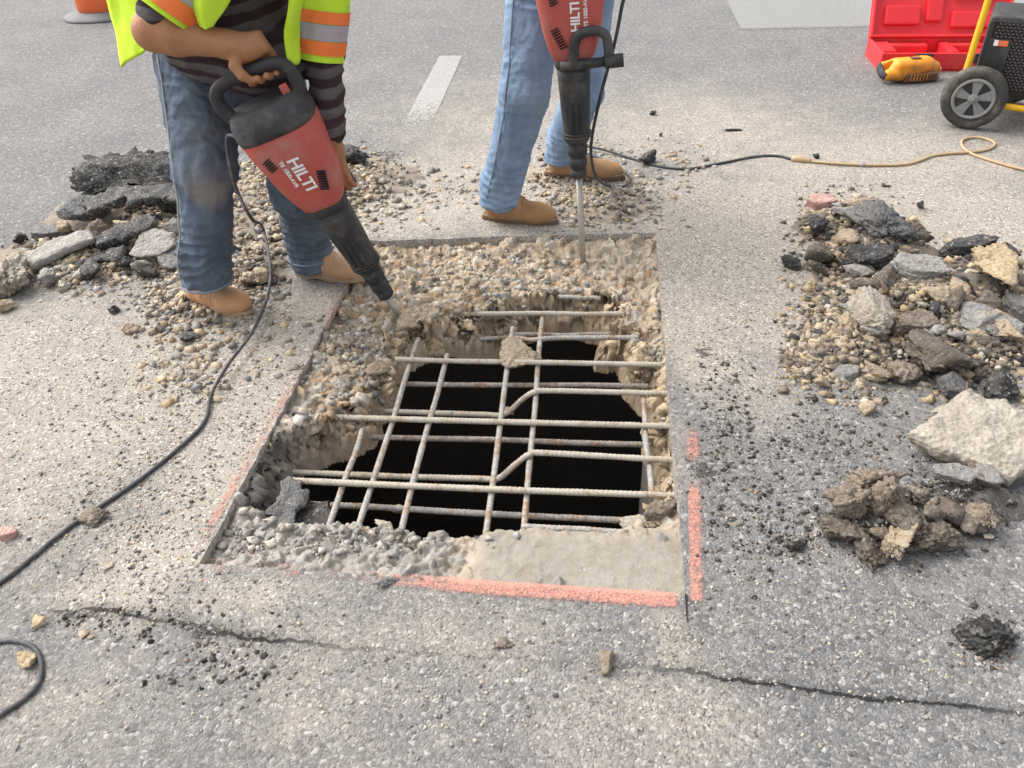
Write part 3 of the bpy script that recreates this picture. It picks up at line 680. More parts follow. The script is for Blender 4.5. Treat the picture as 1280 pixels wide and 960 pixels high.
# ------------------------------------------------------------------ stones and chunks
_ico = {}
def ico(k):
    if k not in _ico:
        b = bmesh.new(); bmesh.ops.create_icosphere(b, subdivisions=k, radius=1.0); b.verts.index_update()
        _ico[k] = (np.array([v.co[:] for v in b.verts]), np.array([[v.index for v in f.verts] for f in b.faces])); b.free()
    V, F = _ico[k]; return V / np.linalg.norm(V, axis=1)[:, None], F
def rock_shape(seed, sub=3, flat=0.0, rough=.10, npl=10, crumb=0.0):
    r_ = np.random.default_rng(seed); D, F = ico(sub)
    N = r_.normal(size=(npl, 3)); N[:, 2] *= .8; N /= np.linalg.norm(N, axis=1)[:, None]; dd = r_.uniform(.62, 1.0, npl)
    if flat:                          # a slab: two broad faces and a broken outline
        k = r_.integers(6, 9); a = np.sort(r_.uniform(0, 2 * np.pi, k)) ; a = np.arange(k) * 2 * np.pi / k + r_.uniform(-.35, .35, k)
        N = np.vstack([np.c_[np.cos(a), np.sin(a), r_.uniform(-.25, .25, k)], [[0, 0, 1], [0, 0, -1]], [[.12, .1, 1]]]); N /= np.linalg.norm(N, axis=1)[:, None]
        dd = np.r_[r_.uniform(.75, 1, k), flat, flat, flat * 1.02]
    q = np.maximum(D @ N.T, 1e-3) / dd; p = 42
    rad = 1 / (q ** p).sum(1) ** (1 / p)
    V = D * rad[:, None]
    if rough: V = V * (1 + rough * fbm(D * 2.6 + seed, seed, 5, .6))[:, None] + D * (rough * .45 * np.abs(fbm(V * 6 + seed, seed + 3, 4, .6)))[:, None]
    if rough:
        cr, ct, cg = cells(V * 2.4 + seed, seed); cr2, ct2, cg2 = cells(V * 5.5 + seed, seed + 9)
        V = V + D * (rough * (.75 * (cr - .5) + .8 * ct - .35 * sstep(.14, 0, cg) + .35 * (cr2 - .5) + .3 * ct2))[:, None]
    if rough: V = V + D * (rough * (.5 * np.abs(fbm(V * 11, seed + 18, 4, .6)) - .12))[:, None]
    if crumb: V = V + D * (crumb * (np.abs(fbm(V * 7, seed + 8, 3, .65)) - .25))[:, None]
    return V, F
def rmat(yaw, tx=0, ty=0):
    return (Matrix.Rotation(yaw, 3, 'Z') @ Matrix.Rotation(tx, 3, 'X') @ Matrix.Rotation(ty, 3, 'Y'))
C = dict(tan=(.43, .345, .245), pale=(.45, .405, .335), cream=(.47, .42, .34), yell=(.50, .385, .24), grey=(.28, .275, .265), lgrey=(.36, .345, .32), brown=(.24, .195, .15), dbrown=(.15, .125, .10), dark=(.055, .054, .053), black=(.022, .022, .022), mid=(.15, .148, .145), pink=(.62, .36, .30))
# heaps: low mounds of fines below the stones
HEAPS = {'right': [(1068, 285, .22, .14, .07), (1100, 320, .22, .14, .07), (1140, 390, .28, .20, .10), (1230, 375, .26, .16, .10), (1070, 430, .16, .16, .05), (1170, 440, .22, .12, .06), (1215, 340, .2, .12, .05)],
         'lower': [(1120, 645, .17, .09, .05), (1200, 630, .16, .08, .05), (1230, 560, .18, .10, .03)],
         'left': [(160, 262, .30, .22, .10), (190, 300, .3, .25, .07), (90, 320, .35, .18, .05), (310, 260, .35, .45, .06), (300, 330, .22, .25, .03), (430, 225, .35, .30, .05), (250, 380, .2, .2, .012)],
         'mid': [(745, 255, .24, .20, .035), (700, 215, .2, .2, .02)]}
def heap_h(x, y, names=('right', 'lower', 'left', 'mid')):
    o = 0
    for nme in names:
        for u, v, rx, ry, h in HEAPS[nme]:
            c = G(u, v); o = np.maximum(o, h * (np.exp(-(((x - c[0]) / rx) ** 2 + ((y - c[1]) / ry) ** 2)) - .16) / .84)
    return np.maximum(o, 0)
HEAPTINT = {'right': (.15, .125, .10), 'lower': (.10, .093, .085), 'left': (.26, .22, .175), 'mid': (.34, .29, .23)}
for nme, L in HEAPS.items():
    cs = np.array([G(u, v)[:2] for u, v, *_ in L]); rx = max(l[2] for l in L) * 1.9; ry = max(l[3] for l in L) * 1.9
    lo, hi = cs.min(0) - [rx, ry], cs.max(0) + [rx, ry]; st = .012
    xs, ys = np.arange(lo[0], hi[0], st), np.arange(lo[1], hi[1], st); X, Y = np.meshgrid(xs, ys, indexing='ij')
    p3 = np.stack([X, Y, 0 * X], -1); h = heap_h(X, Y, (nme,)); h = np.maximum(h - .006 * (1 + fbm(p3 * 16, 67, 4) * 1.6), 0); Z = gz(X, Y) + h * (1 + .5 * fbm(p3 * 18, 61, 4)) + .010 * fbm(p3 * 45, 63, 3) * sstep(.004, .02, h) - .012 * sstep(.006, .0, h)
    nx, ny = X.shape; i, j = np.meshgrid(np.arange(nx - 1), np.arange(ny - 1), indexing='ij'); a = (i * ny + j).ravel(); F = np.stack([a, a + ny, a + ny + 1, a + 1], -1)
    keep = (h.ravel() > .003); F = F[keep[F].any(1)]
    tn = np.array(HEAPTINT[nme])[None] * (1 + .35 * fbm(p3.reshape(-1, 3) * 12, 65, 4))[:, None]
    tag(mk('rubble_fines', np.stack([X, Y, Z], -1).reshape(-1, 3), F, MAT['grit'], attrs=dict(tint=tn)), None, kind='stuff')
def floor_z(p):
    return gzp(p) + float(heap_h(np.array([p[0]]), np.array([p[1]]))[0])
def chunk(seed, u, v, wpx, hpx, col, label, kind='rock', hz=None, yaw=None, tilt=(0, 0), lift=0.0, cat=None, name=None, z0=None, sub=None, rough=.12, crumb=.05, flat=None):
    """one broken piece: u,v = where its middle shows, wpx,hpx = its size in the photo"""
    p = G(u, v, 0.0); z = floor_z(p) if z0 is None else z0
    p = G(u, v, z + .02); z = floor_z(p) if z0 is None else z0
    dpt = depth(p); sx = wpx * dpt / 1850; sy = hpx * dpt / 1850 * 1.2
    flatv = flat if flat else (.24 if kind in ('slab', 'aslab') else 0)
    sz = hz if hz else (min(sx, sy) * .8)
    sub = sub or (5 if max(wpx, hpx) > 46 else 4)
    V, F = rock_shape(seed, sub, .9 if flatv else 0, rough, crumb=crumb)
    V = V / np.abs(V).max(0) * np.array([sx, sy, sz]) * 1.04
    rr = random.Random(seed); ya = yaw if yaw is not None else rr.uniform(-.25, .25)
    rot = np.array(rmat(ya, *tilt)); W = V @ rot.T
    zc = z - W[:, 2].min() - .25 * abs(W[:, 2].min()) * (0 if kind.endswith('slab') else 1) * .6 - .004 + lift
    o = mk(name or {'rock': 'concrete_chunk', 'slab': 'concrete_slab_piece', 'asph': 'asphalt_lump', 'aslab': 'asphalt_slab_piece', 'stone': 'stone'}[kind], W, F, MAT['asphalt'] if kind in ('asph', 'aslab') else MAT['rock'], None, False)
    o.location = (p[0], p[1], zc); cc = C[col] if isinstance(col, str) else col; o.color = (*cc, 1)
    return tag(o, label, cat or {'rock': 'rubble', 'slab': 'rubble', 'asph': 'asphalt chunk', 'aslab': 'asphalt chunk', 'stone': 'stone'}[kind])
def scatter_u(n, region, r_):         # random pixel inside weighted boxes
    L = []; wts = np.array([q[4] for q in region], float); wts /= wts.sum()
    while len(L) < n:
        k = r_.choice(len(region), p=wts); u0, v0, u1, v1, _ = region[k]; gu, gv = np.clip(r_.normal(0, .52, 2), -1.35, 1.35); L.append(((u0 + u1) / 2 + gu * (u1 - u0) / 2, (v0 + v1) / 2 + gv * (v1 - v0) / 2))
    return L
def extra_chunks(n, region, seed, label, group, cols, smin, smax):
    r_ = np.random.default_rng(seed)
    for k, (u, v) in enumerate(scatter_u(n, region, r_)):
        wp = r_.uniform(smin, smax); cl = cols[r_.integers(len(cols))]
        o = chunk(seed * 100 + k, u, v, wp, wp * r_.uniform(.5, .8), cl, CNAME[cl] + ' ' + label, 'asph' if cl in ('dark', 'black', 'mid') else 'rock', None, r_.uniform(-1, 1), (r_.uniform(-.4, .4), r_.uniform(-.4, .4)), sub=3, rough=.16, crumb=.08); o['group'] = group
CNAME = dict(tan='tan', pale='pale', cream='cream', yell='yellowish', grey='grey', lgrey='light grey', brown='brown', dbrown='dark brown', dark='dark', black='black', mid='dark grey', pink='pink')
def cname(t):
    k = min(C, key=lambda q: sum((a - b) ** 2 for a, b in zip(C[q], t))); return CNAME[k]
NAMED = [
 # right heap, far end
 (1, 1027, 253, 38, 20, 'pink', 'flat chunk with pink painted top at the far tip of the right heap', 'aslab', .02, -.3, (.15, -.1)),
 (2, 1073, 249, 24, 16, 'cream', 'pale cream stone at the far end of the right heap beside the pink chunk', 'stone', None, None, (0, 0)),
 (3, 1069, 264, 38, 18, 'tan', 'wide tan block just below the pale stone at the right heap far end', 'rock', None, 0, (0, 0)),
 (4, 1023, 281, 30, 32, 'dark', 'dark tilted asphalt block on the left flank of the right heap', 'asph', .045, .5, (.2, .5)),
 (5, 1047, 281, 15, 18, 'yell', 'small yellowish stone between two dark blocks on the right heap', 'stone', None, None, (0, 0)),
 (6, 1058, 291, 28, 14, 'yell', 'flat yellow tan stone leaning against the large grey black block', 'stone', None, .1, (0, 0)),
 (7, 1040, 308, 42, 22, 'grey', 'long bluish grey stone on the left flank of the right heap', 'stone', None, -.2, (0, 0)),
 (8, 1098, 287, 66, 58, 'mid', 'large rough grey black asphalt block on top of the far half of the right heap', 'asph', .07, .2, (.35, -.1)),
 (9, 1138, 297, 36, 26, 'dbrown', 'dark brown wedge leaning on the right side of the large asphalt block', 'rock', .045, .3, (0, -.4)),
 (10, 1089, 314, 62, 26, 'dark', 'broad dark slab lying under the large grey black asphalt block', 'aslab', .03, .05, (.3, 0)),
 (11, 989, 328, 26, 24, 'dark', 'round black asphalt lump alone at the left foot of the right heap', 'asph', None, None, (0, 0)),
 (12, 1021, 335, 32, 22, 'dbrown', 'dark brown crumbly lump at the left foot of the right heap', 'asph', None, None, (0, 0)),
 (13, 1153, 254, 34, 24, 'mid', 'single dark grey asphalt block lying apart behind the right heap', 'asph', None, .1, (0, 0)),
 (14, 1076, 332, 38, 20, 'dbrown', 'flat dark brown piece in the middle of the left flank of the right heap', 'slab', .02, .2, (.3, 0)),
 (15, 1101, 352, 26, 24, 'tan', 'blocky tan stone left of the grey slab with the pink edge', 'rock', None, None, (0, 0)),
 (16, 1139, 354, 66, 34, 'lgrey', 'grey slab with broken front edge across the middle of the right heap', 'slab', .035, -.08, (.25, .1)),
 (17, 1152, 337, 44, 10, 'pink', 'narrow pink painted sliver lying on the grey slab in the right heap', 'slab', .012, -.1, (.25, .1)),
 (18, 1211, 316, 70, 24, 'dark', 'long dark asphalt slab at the back of the right heap', 'aslab', .03, .1, (.1, -.1)),
 (19, 1254, 327, 32, 24, 'black', 'jagged black asphalt shard at the back right of the heap', 'aslab', .03, .6, (.3, .3)),
 (20, 1234, 352, 82, 78, 'yell', 'large yellowish concrete chunk standing above the smooth grey slab', 'rock', .09, .3, (.5, .1)),
 (21, 1240, 390, 78, 34, 'grey', 'smooth grey slab tilted down in front of the yellowish concrete chunk', 'slab', .022, -.62, (.55, .1)),
 (22, 1247, 414, 58, 30, 'tan', 'tan lump sticking out under the tilted smooth grey slab', 'rock', .04, -.5, (0, 0)),
 (23, 1275, 372, 28, 30, 'grey', 'grey block cut off by the right border next to the yellowish chunk', 'slab', .03, .3, (.1, .2)),
 (24, 1093, 406, 66, 62, 'cream', 'largest cream white concrete chunk in the near half of the right heap', 'rock', .07, .5, (.2, .1)),
 (25, 1065, 405, 24, 28, 'tan', 'tan stone against the left side of the cream white chunk', 'stone', None, None, (0, 0)),
 (26, 1146, 389, 64, 28, 'brown', 'broad brown slab right of the cream white chunk', 'slab', .035, .05, (.3, .1)),
 (27, 1172, 436, 112, 74, 'dbrown', 'biggest dark brown conglomerate clump at the near foot of the right heap', 'rock', .075, .1, (.1, .1)),
 (28, 1062, 458, 36, 18, 'grey', 'thin oval grey flake at the near foot of the right heap', 'slab', .012, .1, (.15, 0)),
 (29, 1097, 462, 32, 30, 'tan', 'tan stone just right of the oval grey flake', 'rock', None, None, (0, 0)),
 (30, 1128, 460, 36, 34, 'brown', 'brown grey angular rock in front of the dark conglomerate clump', 'rock', None, .6, (0, 0)),
 (31, 1027, 473, 26, 26, 'tan', 'tan stone at the near left tip of the right heap', 'stone', None, None, (0, 0)),
 (32, 1179, 373, 36, 28, 'tan', 'squarish tan block between the grey slab and the yellowish chunk', 'rock', None, .3, (0, 0)),
 # right slab and clump nearer the camera
 (41, 1254, 488, 44, 34, 'black', 'round black asphalt lump on the far side of the cream slab', 'asph', None, None, (0, 0)),
 (42, 1085, 507, 23, 18, 'tan', 'lone flat tan stone on the asphalt left of the cream slab', 'stone', None, None, (0, 0)),
 (43, 1187, 490, 28, 30, 'mid', 'dark grey plate leaning behind the corner of the cream slab', 'aslab', .02, .3, (.4, 0)),
 (44, 1200, 480, 22, 15, 'pink', 'small pink painted flake resting on the dark grey plate', 'slab', .012, -.4, (.3, 0)),
 (45, 1175, 508, 20, 12, 'pale', 'small pale stone at the far left edge of the cream slab', 'stone', None, None, (0, 0)),
 (46, 1086, 607, 75, 34, 'brown', 'wide grey brown lump at the far left of the crumbling clump below the cream slab', 'rock', .04, .1, (0, 0)),
 (47, 1129, 600, 53, 31, 'lgrey', 'light grey lump at the top of the crumbling clump below the cream slab', 'rock', .04, None, (0, 0)),
 (48, 1064, 633, 61, 34, 'brown', 'brown lump second from the top on the left side of the crumbling clump', 'rock', .045, None, (0, 0)),
 (49, 1050, 661, 58, 46, 'dbrown', 'dark brown lump at the left corner of the crumbling clump', 'rock', .045, None, (0, 0)),
 (50, 1082, 686, 53, 46, 'dbrown', 'dark brown lump at the nearest tip of the crumbling clump', 'rock', .04, None, (0, 0)),
 (51, 1117, 678, 50, 44, (.36, .29, .205), 'pale tan lump at the near side of the crumbling clump', 'rock', .045, None, (0, 0)),
 (52, 1106, 630, 61, 39, 'brown', 'brown lump in the very middle of the crumbling clump', 'rock', .055, None, (0, 0)),
 (53, 1146, 648, 58, 41, 'dbrown', 'dark pitted lump right of the middle of the crumbling clump', 'rock', .055, None, (0, 0)),
 (54, 1172, 672, 80, 43, 'dbrown', 'long dark lump along the near right edge of the crumbling clump', 'rock', .04, .2, (0, 0)),
 (55, 1190, 640, 68, 39, 'dark', 'dark grey lump on the right half of the crumbling clump', 'asph', .05, None, (0, 0)),
 (56, 1236, 641, 73, 41, 'brown', 'brown wedge at the right end of the crumbling clump', 'rock', .04, -.25, (0, 0)),
 (57, 1188, 604, 48, 22, 'grey', 'thin light grey flake lying on the crumbling clump, the larger of two', 'slab', .010, -.2, (.25, 0)),
 (58, 1227, 608, 38, 22, 'grey', 'smaller thin light grey flake right of its larger twin on the crumbling clump', 'slab', .010, -.3, (.25, 0)),
 (59, 1172, 584, 44, 22, 'dark', 'dark asphalt piece between the cream slab and the two grey flakes', 'asph', .03, None, (0, 0)),
 (60, 1240, 798, 72, 44, 'black', 'crumbled black asphalt lump lying alone in the right foreground', 'asph', .035, None, (0, 0)),
 (61, 996, 679, 36, 26, 'black', 'small crumbled black asphalt lump between the pink stripe and the brown clump', 'asph', .018, None, (0, 0)),
 (62, 1238, 667, 22, 20, 'pale', 'pale stone just below the right end of the crumbling clump', 'stone', None, None, (0, 0)),
 # left heap
 (70, 17, 352, 52, 56, 'cream', 'big cream concrete boulder at the left border', 'rock', .075, .2, (0, 0)),
 (71, 4, 382, 20, 18, 'tan', 'small tan stone at the foot of the big cream boulder', 'stone', None, None, (0, 0)),
 (73, 69, 291, 50, 26, 'mid', 'flat grey asphalt plate behind the long plank-like slab in the left heap', 'aslab', .02, .2, (.05, 0)),
 (74, 26, 297, 19, 17, 'dark', 'small dark asphalt cube lying left of the left heap', 'asph', None, .5, (0, 0)),
 (75, 150, 321, 32, 28, 'dark', 'dark square asphalt block at the near side of the left heap', 'asph', .04, .4, (.2, 0)),
 (76, 192, 300, 56, 42, 'lgrey', 'flat dusty grey plate beside the left worker with dark blue jeans', 'slab', .028, .2, (.35, -.1)),
 (77, 214, 322, 34, 26, 'grey', 'small grey plate leaning below the flat dusty plate by the worker', 'slab', .02, -.2, (.3, .2)),
 (78, 180, 280, 66, 36, 'black', 'black broken asphalt wedge under the curled sheet', 'asph', .05, .3, (.2, .1)),
 (79, 108, 334, 34, 20, 'cream', 'pale oblong stone in front of the long plank-like slab', 'stone', None, .1, (0, 0)),
 (80, 60, 348, 28, 24, 'lgrey', 'light grey lump right of the big cream boulder', 'rock', None, None, (0, 0)),
 (81, 77, 354, 13, 14, 'cream', 'tiny pale stone in front of the light grey lump by the boulder', 'stone', None, None, (0, 0)),
 (82, 171, 263, 28, 13, 'tan', 'flat tan stone lying on the asphalt layers of the left heap', 'stone', None, .1, (0, 0)),
 (83, 108, 262, 60, 34, 'mid', 'grey cracked asphalt sheet under the left end of the curled sheet', 'aslab', .025, .3, (.3, .2)),
 (84, 220, 463, 22, 15, 'cream', 'smooth cream pebble below the left boot of the worker', 'stone', None, None, (0, 0)),
 (85, 158, 410, 26, 15, 'tan', 'tan and grey stone on the dusty asphalt left of the boots', 'stone', None, None, (0, 0)),
 (86, 141, 385, 16, 13, 'dark', 'small dark asphalt pebble left of the boots', 'asph', None, None, (0, 0)),
 (87, 231, 419, 28, 14, 'mid', 'flat dark grey chip left of the hanging black cord', 'asph', None, None, (0, 0)),
 (88, 308, 349, 30, 20, 'brown', 'brown angular rock between the two boots of the worker', 'rock', None, None, (0, 0)),
 (89, 440, 202, 44, 22, 'dark', 'dark asphalt lump behind the lower end of the tilted red breaker', 'asph', None, None, (0, 0)),
 (90, 405, 200, 26, 20, 'black', 'black asphalt lump almost hidden behind the red breaker', 'asph', None, None, (0, 0)),
 # loose pieces
 (91, 487, 720, 36, 26, 'mid', 'dark grey asphalt lump sitting on the near pink stripe', 'asph', .02, None, (0, 0)),
 (92, 757, 826, 22, 32, 'brown', 'olive brown stone standing in the pavement crack', 'stone', None, None, (0, 0)),
 (93, 116, 641, 40, 28, 'brown', 'rough brown grey clod lying beside the black cord', 'rock', .02, None, (0, 0)),
 (94, 42, 776, 27, 18, 'yell', 'rounded tan stone lying in the crack at the lower left', 'stone', None, None, (0, 0)),
 (95, 101, 786, 12, 13, 'tan', 'left one of two small tan pebbles touching in the crack', 'stone', None, None, (0, 0)),
 (96, 114, 789, 16, 15, 'tan', 'right one of two small tan pebbles touching in the crack', 'stone', None, None, (0, 0)),
 (97, 32, 821, 25, 18, 'yell', 'rounded tan stone inside the loop of black cord', 'stone', None, None, (0, 0)),
 (98, 8, 662, 26, 16, 'pink', 'pink painted flake at the left border', 'aslab', .012, 0, (0, 0)),
 (99, 131, 701, 14, 10, 'cream', 'thin pale sliver on the dust between the cord and the opening', 'slab', .005, .8, (0, 0)),
 (100, 629, 798, 26, 16, 'brown', 'flat brown grey clod in front of the near pink stripe', 'rock', .008, None, (0, 0)),
 (101, 915, 159, 24, 9, 'black', 'flat black asphalt shard lying alone on the far asphalt', 'asph', .015, None, (0, 0)),
 (102, 1022, 193, 10, 8, 'black', 'tiny black asphalt crumb just above the tan cord', 'asph', None, None, (0, 0)),
 (103, 812, 199, 28, 16, 'dark', 'dark asphalt block with dusty top beside the black cord', 'asph', .035, .1, (0, 0)),
 (104, 827, 165, 10, 8, 'dark', 'dark pebble further back right of the worker in light jeans', 'asph', None, None, (0, 0)),
 (105, 815, 139, 11, 7, 'dark', 'dark pebble farthest back right of the worker in light jeans', 'asph', None, None, (0, 0)),
]
for (seed, u, v, wp, hp, col, lab, kind, hz, yaw, tilt) in NAMED:
    chunk(seed, u, v, wp, hp, col, lab, kind, hz, yaw, tilt, {57: .022, 58: .026, 59: .02, 43: .01}.get(seed, 0), rough=(.28 if 46 <= seed <= 56 else .22) if kind in ('asph', 'rock') else (.06 if hz and hz <= .013 else .10), crumb=.13 if kind in ('asph', 'rock') else .01)
extra_chunks(44, [(1015, 265, 1120, 335, 3), (1050, 330, 1190, 430, 4), (1180, 330, 1285, 440, 3), (1060, 430, 1200, 470, 1)], 41, 'angular broken chunk wedged between the larger pieces of the right heap', 'chunks packed in the right heap', ['dbrown', 'brown', 'mid', 'tan', 'dark', 'lgrey', 'dbrown'], 20, 44)
extra_chunks(16, [(1060, 605, 1210, 680, 3), (1180, 590, 1260, 650, 1)], 43, 'lump filling the crumbling clump below the cream slab', 'lumps of the crumbling clump', ['dbrown', 'brown', 'dbrown'], 26, 46)
extra_chunks(22, [(60, 270, 230, 340, 3), (130, 215, 235, 280, 1), (280, 300, 345, 350, 1)], 47, 'broken chunk among the asphalt layers of the left heap', 'chunks packed in the left heap', ['dark', 'mid', 'lgrey', 'brown', 'tan', 'dark'], 16, 36)
# pieces on the slab and on the bars
def on_slab(seed, u, v, wp, hp, col, lab, kind='rock', hz=None, yaw=None, tilt=(0, 0), z=None, lift=0, sub=None):
    zz = z if z is not None else slab_z(G(u, v, -.06)) - .006
    return chunk(seed, u, v, wp, hp, col, lab, kind, hz, yaw, tilt, lift, z0=zz, rough=.15, crumb=.09, sub=sub)
on_slab(120, 645, 450, 60, 44, 'tan', 'tan concrete lump still gripping the crossing bars over the dark hole', 'rock', .042, .1, z=-.088)
on_slab(121, 507, 406, 36, 34, 'tan', 'tan concrete lump at the hole corner right by the tip of the tilted breaker', 'rock', .035, .4)
on_slab(122, 497, 430, 30, 26, 'yell', 'rounded yellowish lump below the breaker tip on the rim of the hole', 'rock', .03)
on_slab(123, 546, 434, 28, 26, 'yell', 'rounded tan lump at the far rim right of the first lengthwise bar', 'rock', .035, z=-.15)
on_slab(126, 826, 634, 46, 18, 'brown', 'long brown shard lying at the near right corner of the hole', 'slab', .012, .45, (.2, 0), z=-.03)
on_slab(127, 792, 652, 34, 24, 'cream', 'pale chunk beside the long brown shard at the near right corner', 'rock', .018, z=-.045)
on_slab(128, 484, 656, 26, 24, 'cream', 'pale upright stone on the near rim between two lengthwise bars', 'stone', .018, z=-.045)
on_slab(129, 457, 661, 24, 16, 'tan', 'flat tan stone left of the pale upright stone on the near rim', 'stone', .01, z=-.045)
on_slab(130, 497, 632, 20, 13, 'yell', 'tan crumb caught on a bar near the front of the hole', 'stone', .008, z=-.165)
on_slab(131, 314, 687, 14, 14, 'pink', 'small pink painted crumb among grey rubble in the near left corner', 'stone')
on_slab(132, 739, 707, 34, 12, 'lgrey', 'thin pale flake lying on the smooth near strip', 'slab', .003, -.2, z=-.014)
on_slab(133, 424, 480, 26, 22, 'pale', 'pale stone on the left ledge of the broken slab', 'stone')
on_slab(134, 424, 425, 16, 14, 'cream', 'smooth pale pebble near the left cut edge of the slab', 'stone')
on_slab(135, 634, 507, 14, 12, 'tan', 'little tan crumb stuck where the bent bar starts', 'stone', .008, z=-.12)
on_slab(136, 843, 603, 30, 26, 'cream', 'pale broken lump in the right wall of the hole', 'rock', .02, z=-.09)
on_slab(137, 330, 664, 30, 16, 'lgrey', 'light grey flat piece at the near left rim of the hole', 'slab', .01, z=-.035)
on_slab(138, 384, 512, 40, 26, 'pale', 'pale broken lump on the left ledge beside the cut asphalt edge', 'rock', .025)
on_slab(139, 470, 462, 36, 26, 'tan', 'tan lump on the left rim above the ledge', 'rock', .03)

# long plank-like slab, curled asphalt sheet
def plate_from(rows, thick, seed, name, mat, col, label, jag=.012, rel=1.0, cat='asphalt chunk'):
    """thick sheet through a grid of 3-D points, with a torn outline"""
    Rws = [catmull(r, 14) for r in rows]; Rws = np.array(Rws); Gd = np.stack([catmull(Rws[:, j], 12) for j in range(Rws.shape[1])], 1)
    nu, nv = Gd.shape[:2]; N = np.cross(np.gradient(Gd, axis=0), np.gradient(Gd, axis=1)); N /= np.linalg.norm(N, axis=2)[..., None] + 1e-9
    if N[..., 2].mean() < 0: N = -N
    cen = Gd.mean((0, 1)); s, t = np.meshgrid(np.linspace(-1, 1, nu), np.linspace(-1, 1, nv), indexing='ij'); e = np.maximum(np.abs(s), np.abs(t)) ** 6
    out = Gd - cen; out /= np.linalg.norm(out, axis=2)[..., None]
    Gd = Gd + out * (e * jag * 2.5 * fbm(Gd * 22, seed, 4, .6))[..., None]
    nz = (fbm(Gd * 16, seed + 1, 5, .65) - .8 * np.abs(fbm(Gd * 30, seed + 7, 4, .6)) + .2)[..., None]; taper = (1 - .35 * e)[..., None]
    top = Gd + N * (thick / 2 * taper + .012 * rel * nz); bot = Gd - N * (thick / 2 * taper + .010 * rel * fbm(Gd * 20, seed + 5, 4)[..., None])
    V = np.vstack([top.reshape(-1, 3), bot.reshape(-1, 3)]); o = nu * nv; F = []
    for i in range(nu - 1):
        for j in range(nv - 1):
            a = i * nv + j; F.append((a, a + nv, a + nv + 1, a + 1)); F.append((o + a, o + a + 1, o + a + nv + 1, o + a + nv))
    bd = [i * nv for i in range(nu)] + [(nu - 1) * nv + j for j in range(1, nv)] + [i * nv + nv - 1 for i in range(nu - 2, -1, -1)] + [j for j in range(nv - 2, 0, -1)]
    for a, b in zip(bd, bd[1:] + bd[:1]): F.append((a, o + a, o + b, b))
    c = V.mean(0); c[2] = V[:, 2].min(); ob = mk(name, V, F, mat, None, True, c); ob.location = c; ob.color = (*C[col], 1)
    bm = bmesh.new(); bm.from_mesh(ob.data); bmesh.ops.recalc_face_normals(bm, faces=bm.faces); bm.to_mesh(ob.data); bm.free()
    return tag(ob, label, cat)
plate_from([[G(30, 322, .05), G(70, 300, .07), G(112, 290, .10)], [G(38, 338, .035), G(78, 318, .06), G(118, 300, .09)]], .035, 201, 'asphalt_slab_piece', MAT['rock'], 'lgrey', 'long plank-like grey asphalt slab propped at a slant in the left heap', .006)
plate_from([[PY(90, 212, 3.66), PY(128, 199, 3.68), PY(180, 194, 3.70), PY(232, 198, 3.68)], [PY(92, 222, 3.58), PY(135, 208, 3.60), PY(180, 206, 3.60), PY(235, 210, 3.58)], [PY(104, 240, 3.54), PY(140, 228, 3.55), PY(180, 227, 3.54), PY(238, 232, 3.52)], [PY(118, 246, 3.52), PY(146, 240, 3.50), PY(185, 240, 3.48), PY(240, 243, 3.46)]], .035, 203, 'asphalt_sheet', MAT['asphalt'], 'black', 'large curled black asphalt sheet on top of the left heap', .05, 2.2)
plate_from([[PY(104, 252, 3.40), PY(150, 238, 3.42), PY(200, 236, 3.42), PY(235, 240, 3.40)], [PY(110, 268, 3.28), PY(150, 256, 3.28), PY(200, 252, 3.26), PY(238, 256, 3.22)]], .04, 205, 'asphalt_sheet', MAT['asphalt'], 'dark', 'second black asphalt layer lying under the curled sheet', .04, 2.0)
plate_from([[G(110, 300, .07), G(150, 285, .11), G(190, 268, .13)], [G(122, 312, .06), G(160, 298, .10), G(196, 282, .12)]], .035, 207, 'asphalt_slab_piece', MAT['asphalt'], 'dark', 'dark asphalt strip continuing the plank-like slab towards the worker', .02, 1.6)
plate_from([[G(1139, 546, .055), G(1172, 519, .075), G(1206, 492, .09)], [G(1170, 566, .05), G(1212, 542, .07), G(1246, 506, .085)], [G(1215, 584, .045), G(1262, 560, .06), G(1290, 520, .08)], [G(1262, 600, .04), G(1318, 575, .055), G(1340, 530, .07)]], .055, 211, 'concrete_slab_piece', MAT['rock'], 'pale', 'large cream concrete slab with a straight cut edge at the right border', .008, 1.7, 'rubble')
plate_from([[G(352, 606, -.045), G(381, 596, -.04)], [G(344, 632, -.06), G(376, 622, -.06)], [G(346, 656, -.075), G(368, 660, -.075)]], .016, 213, 'asphalt_slab_piece', MAT['asphalt'], 'mid', 'dark grey asphalt shard hanging at the left corner of the hole', .02, 1.0)
plate_from([[G(380, 632, -.10), G(418, 622, -.085)], [G(366, 660, -.11), G(408, 660, -.10)]], .014, 215, 'asphalt_slab_piece', MAT['asphalt'], 'dark', 'dark asphalt shard wedged under the bars at the left corner', .02, 1.0)
plate_from([[G(88, 330, .03), G(112, 322, .04), G(135, 312, .05)], [G(92, 337, .02), G(116, 330, .03), G(140, 320, .04)]], .02, 209, 'asphalt_slab_piece', MAT['asphalt'], 'black', 'thin black asphalt strip in front of the plank-like slab', .008)

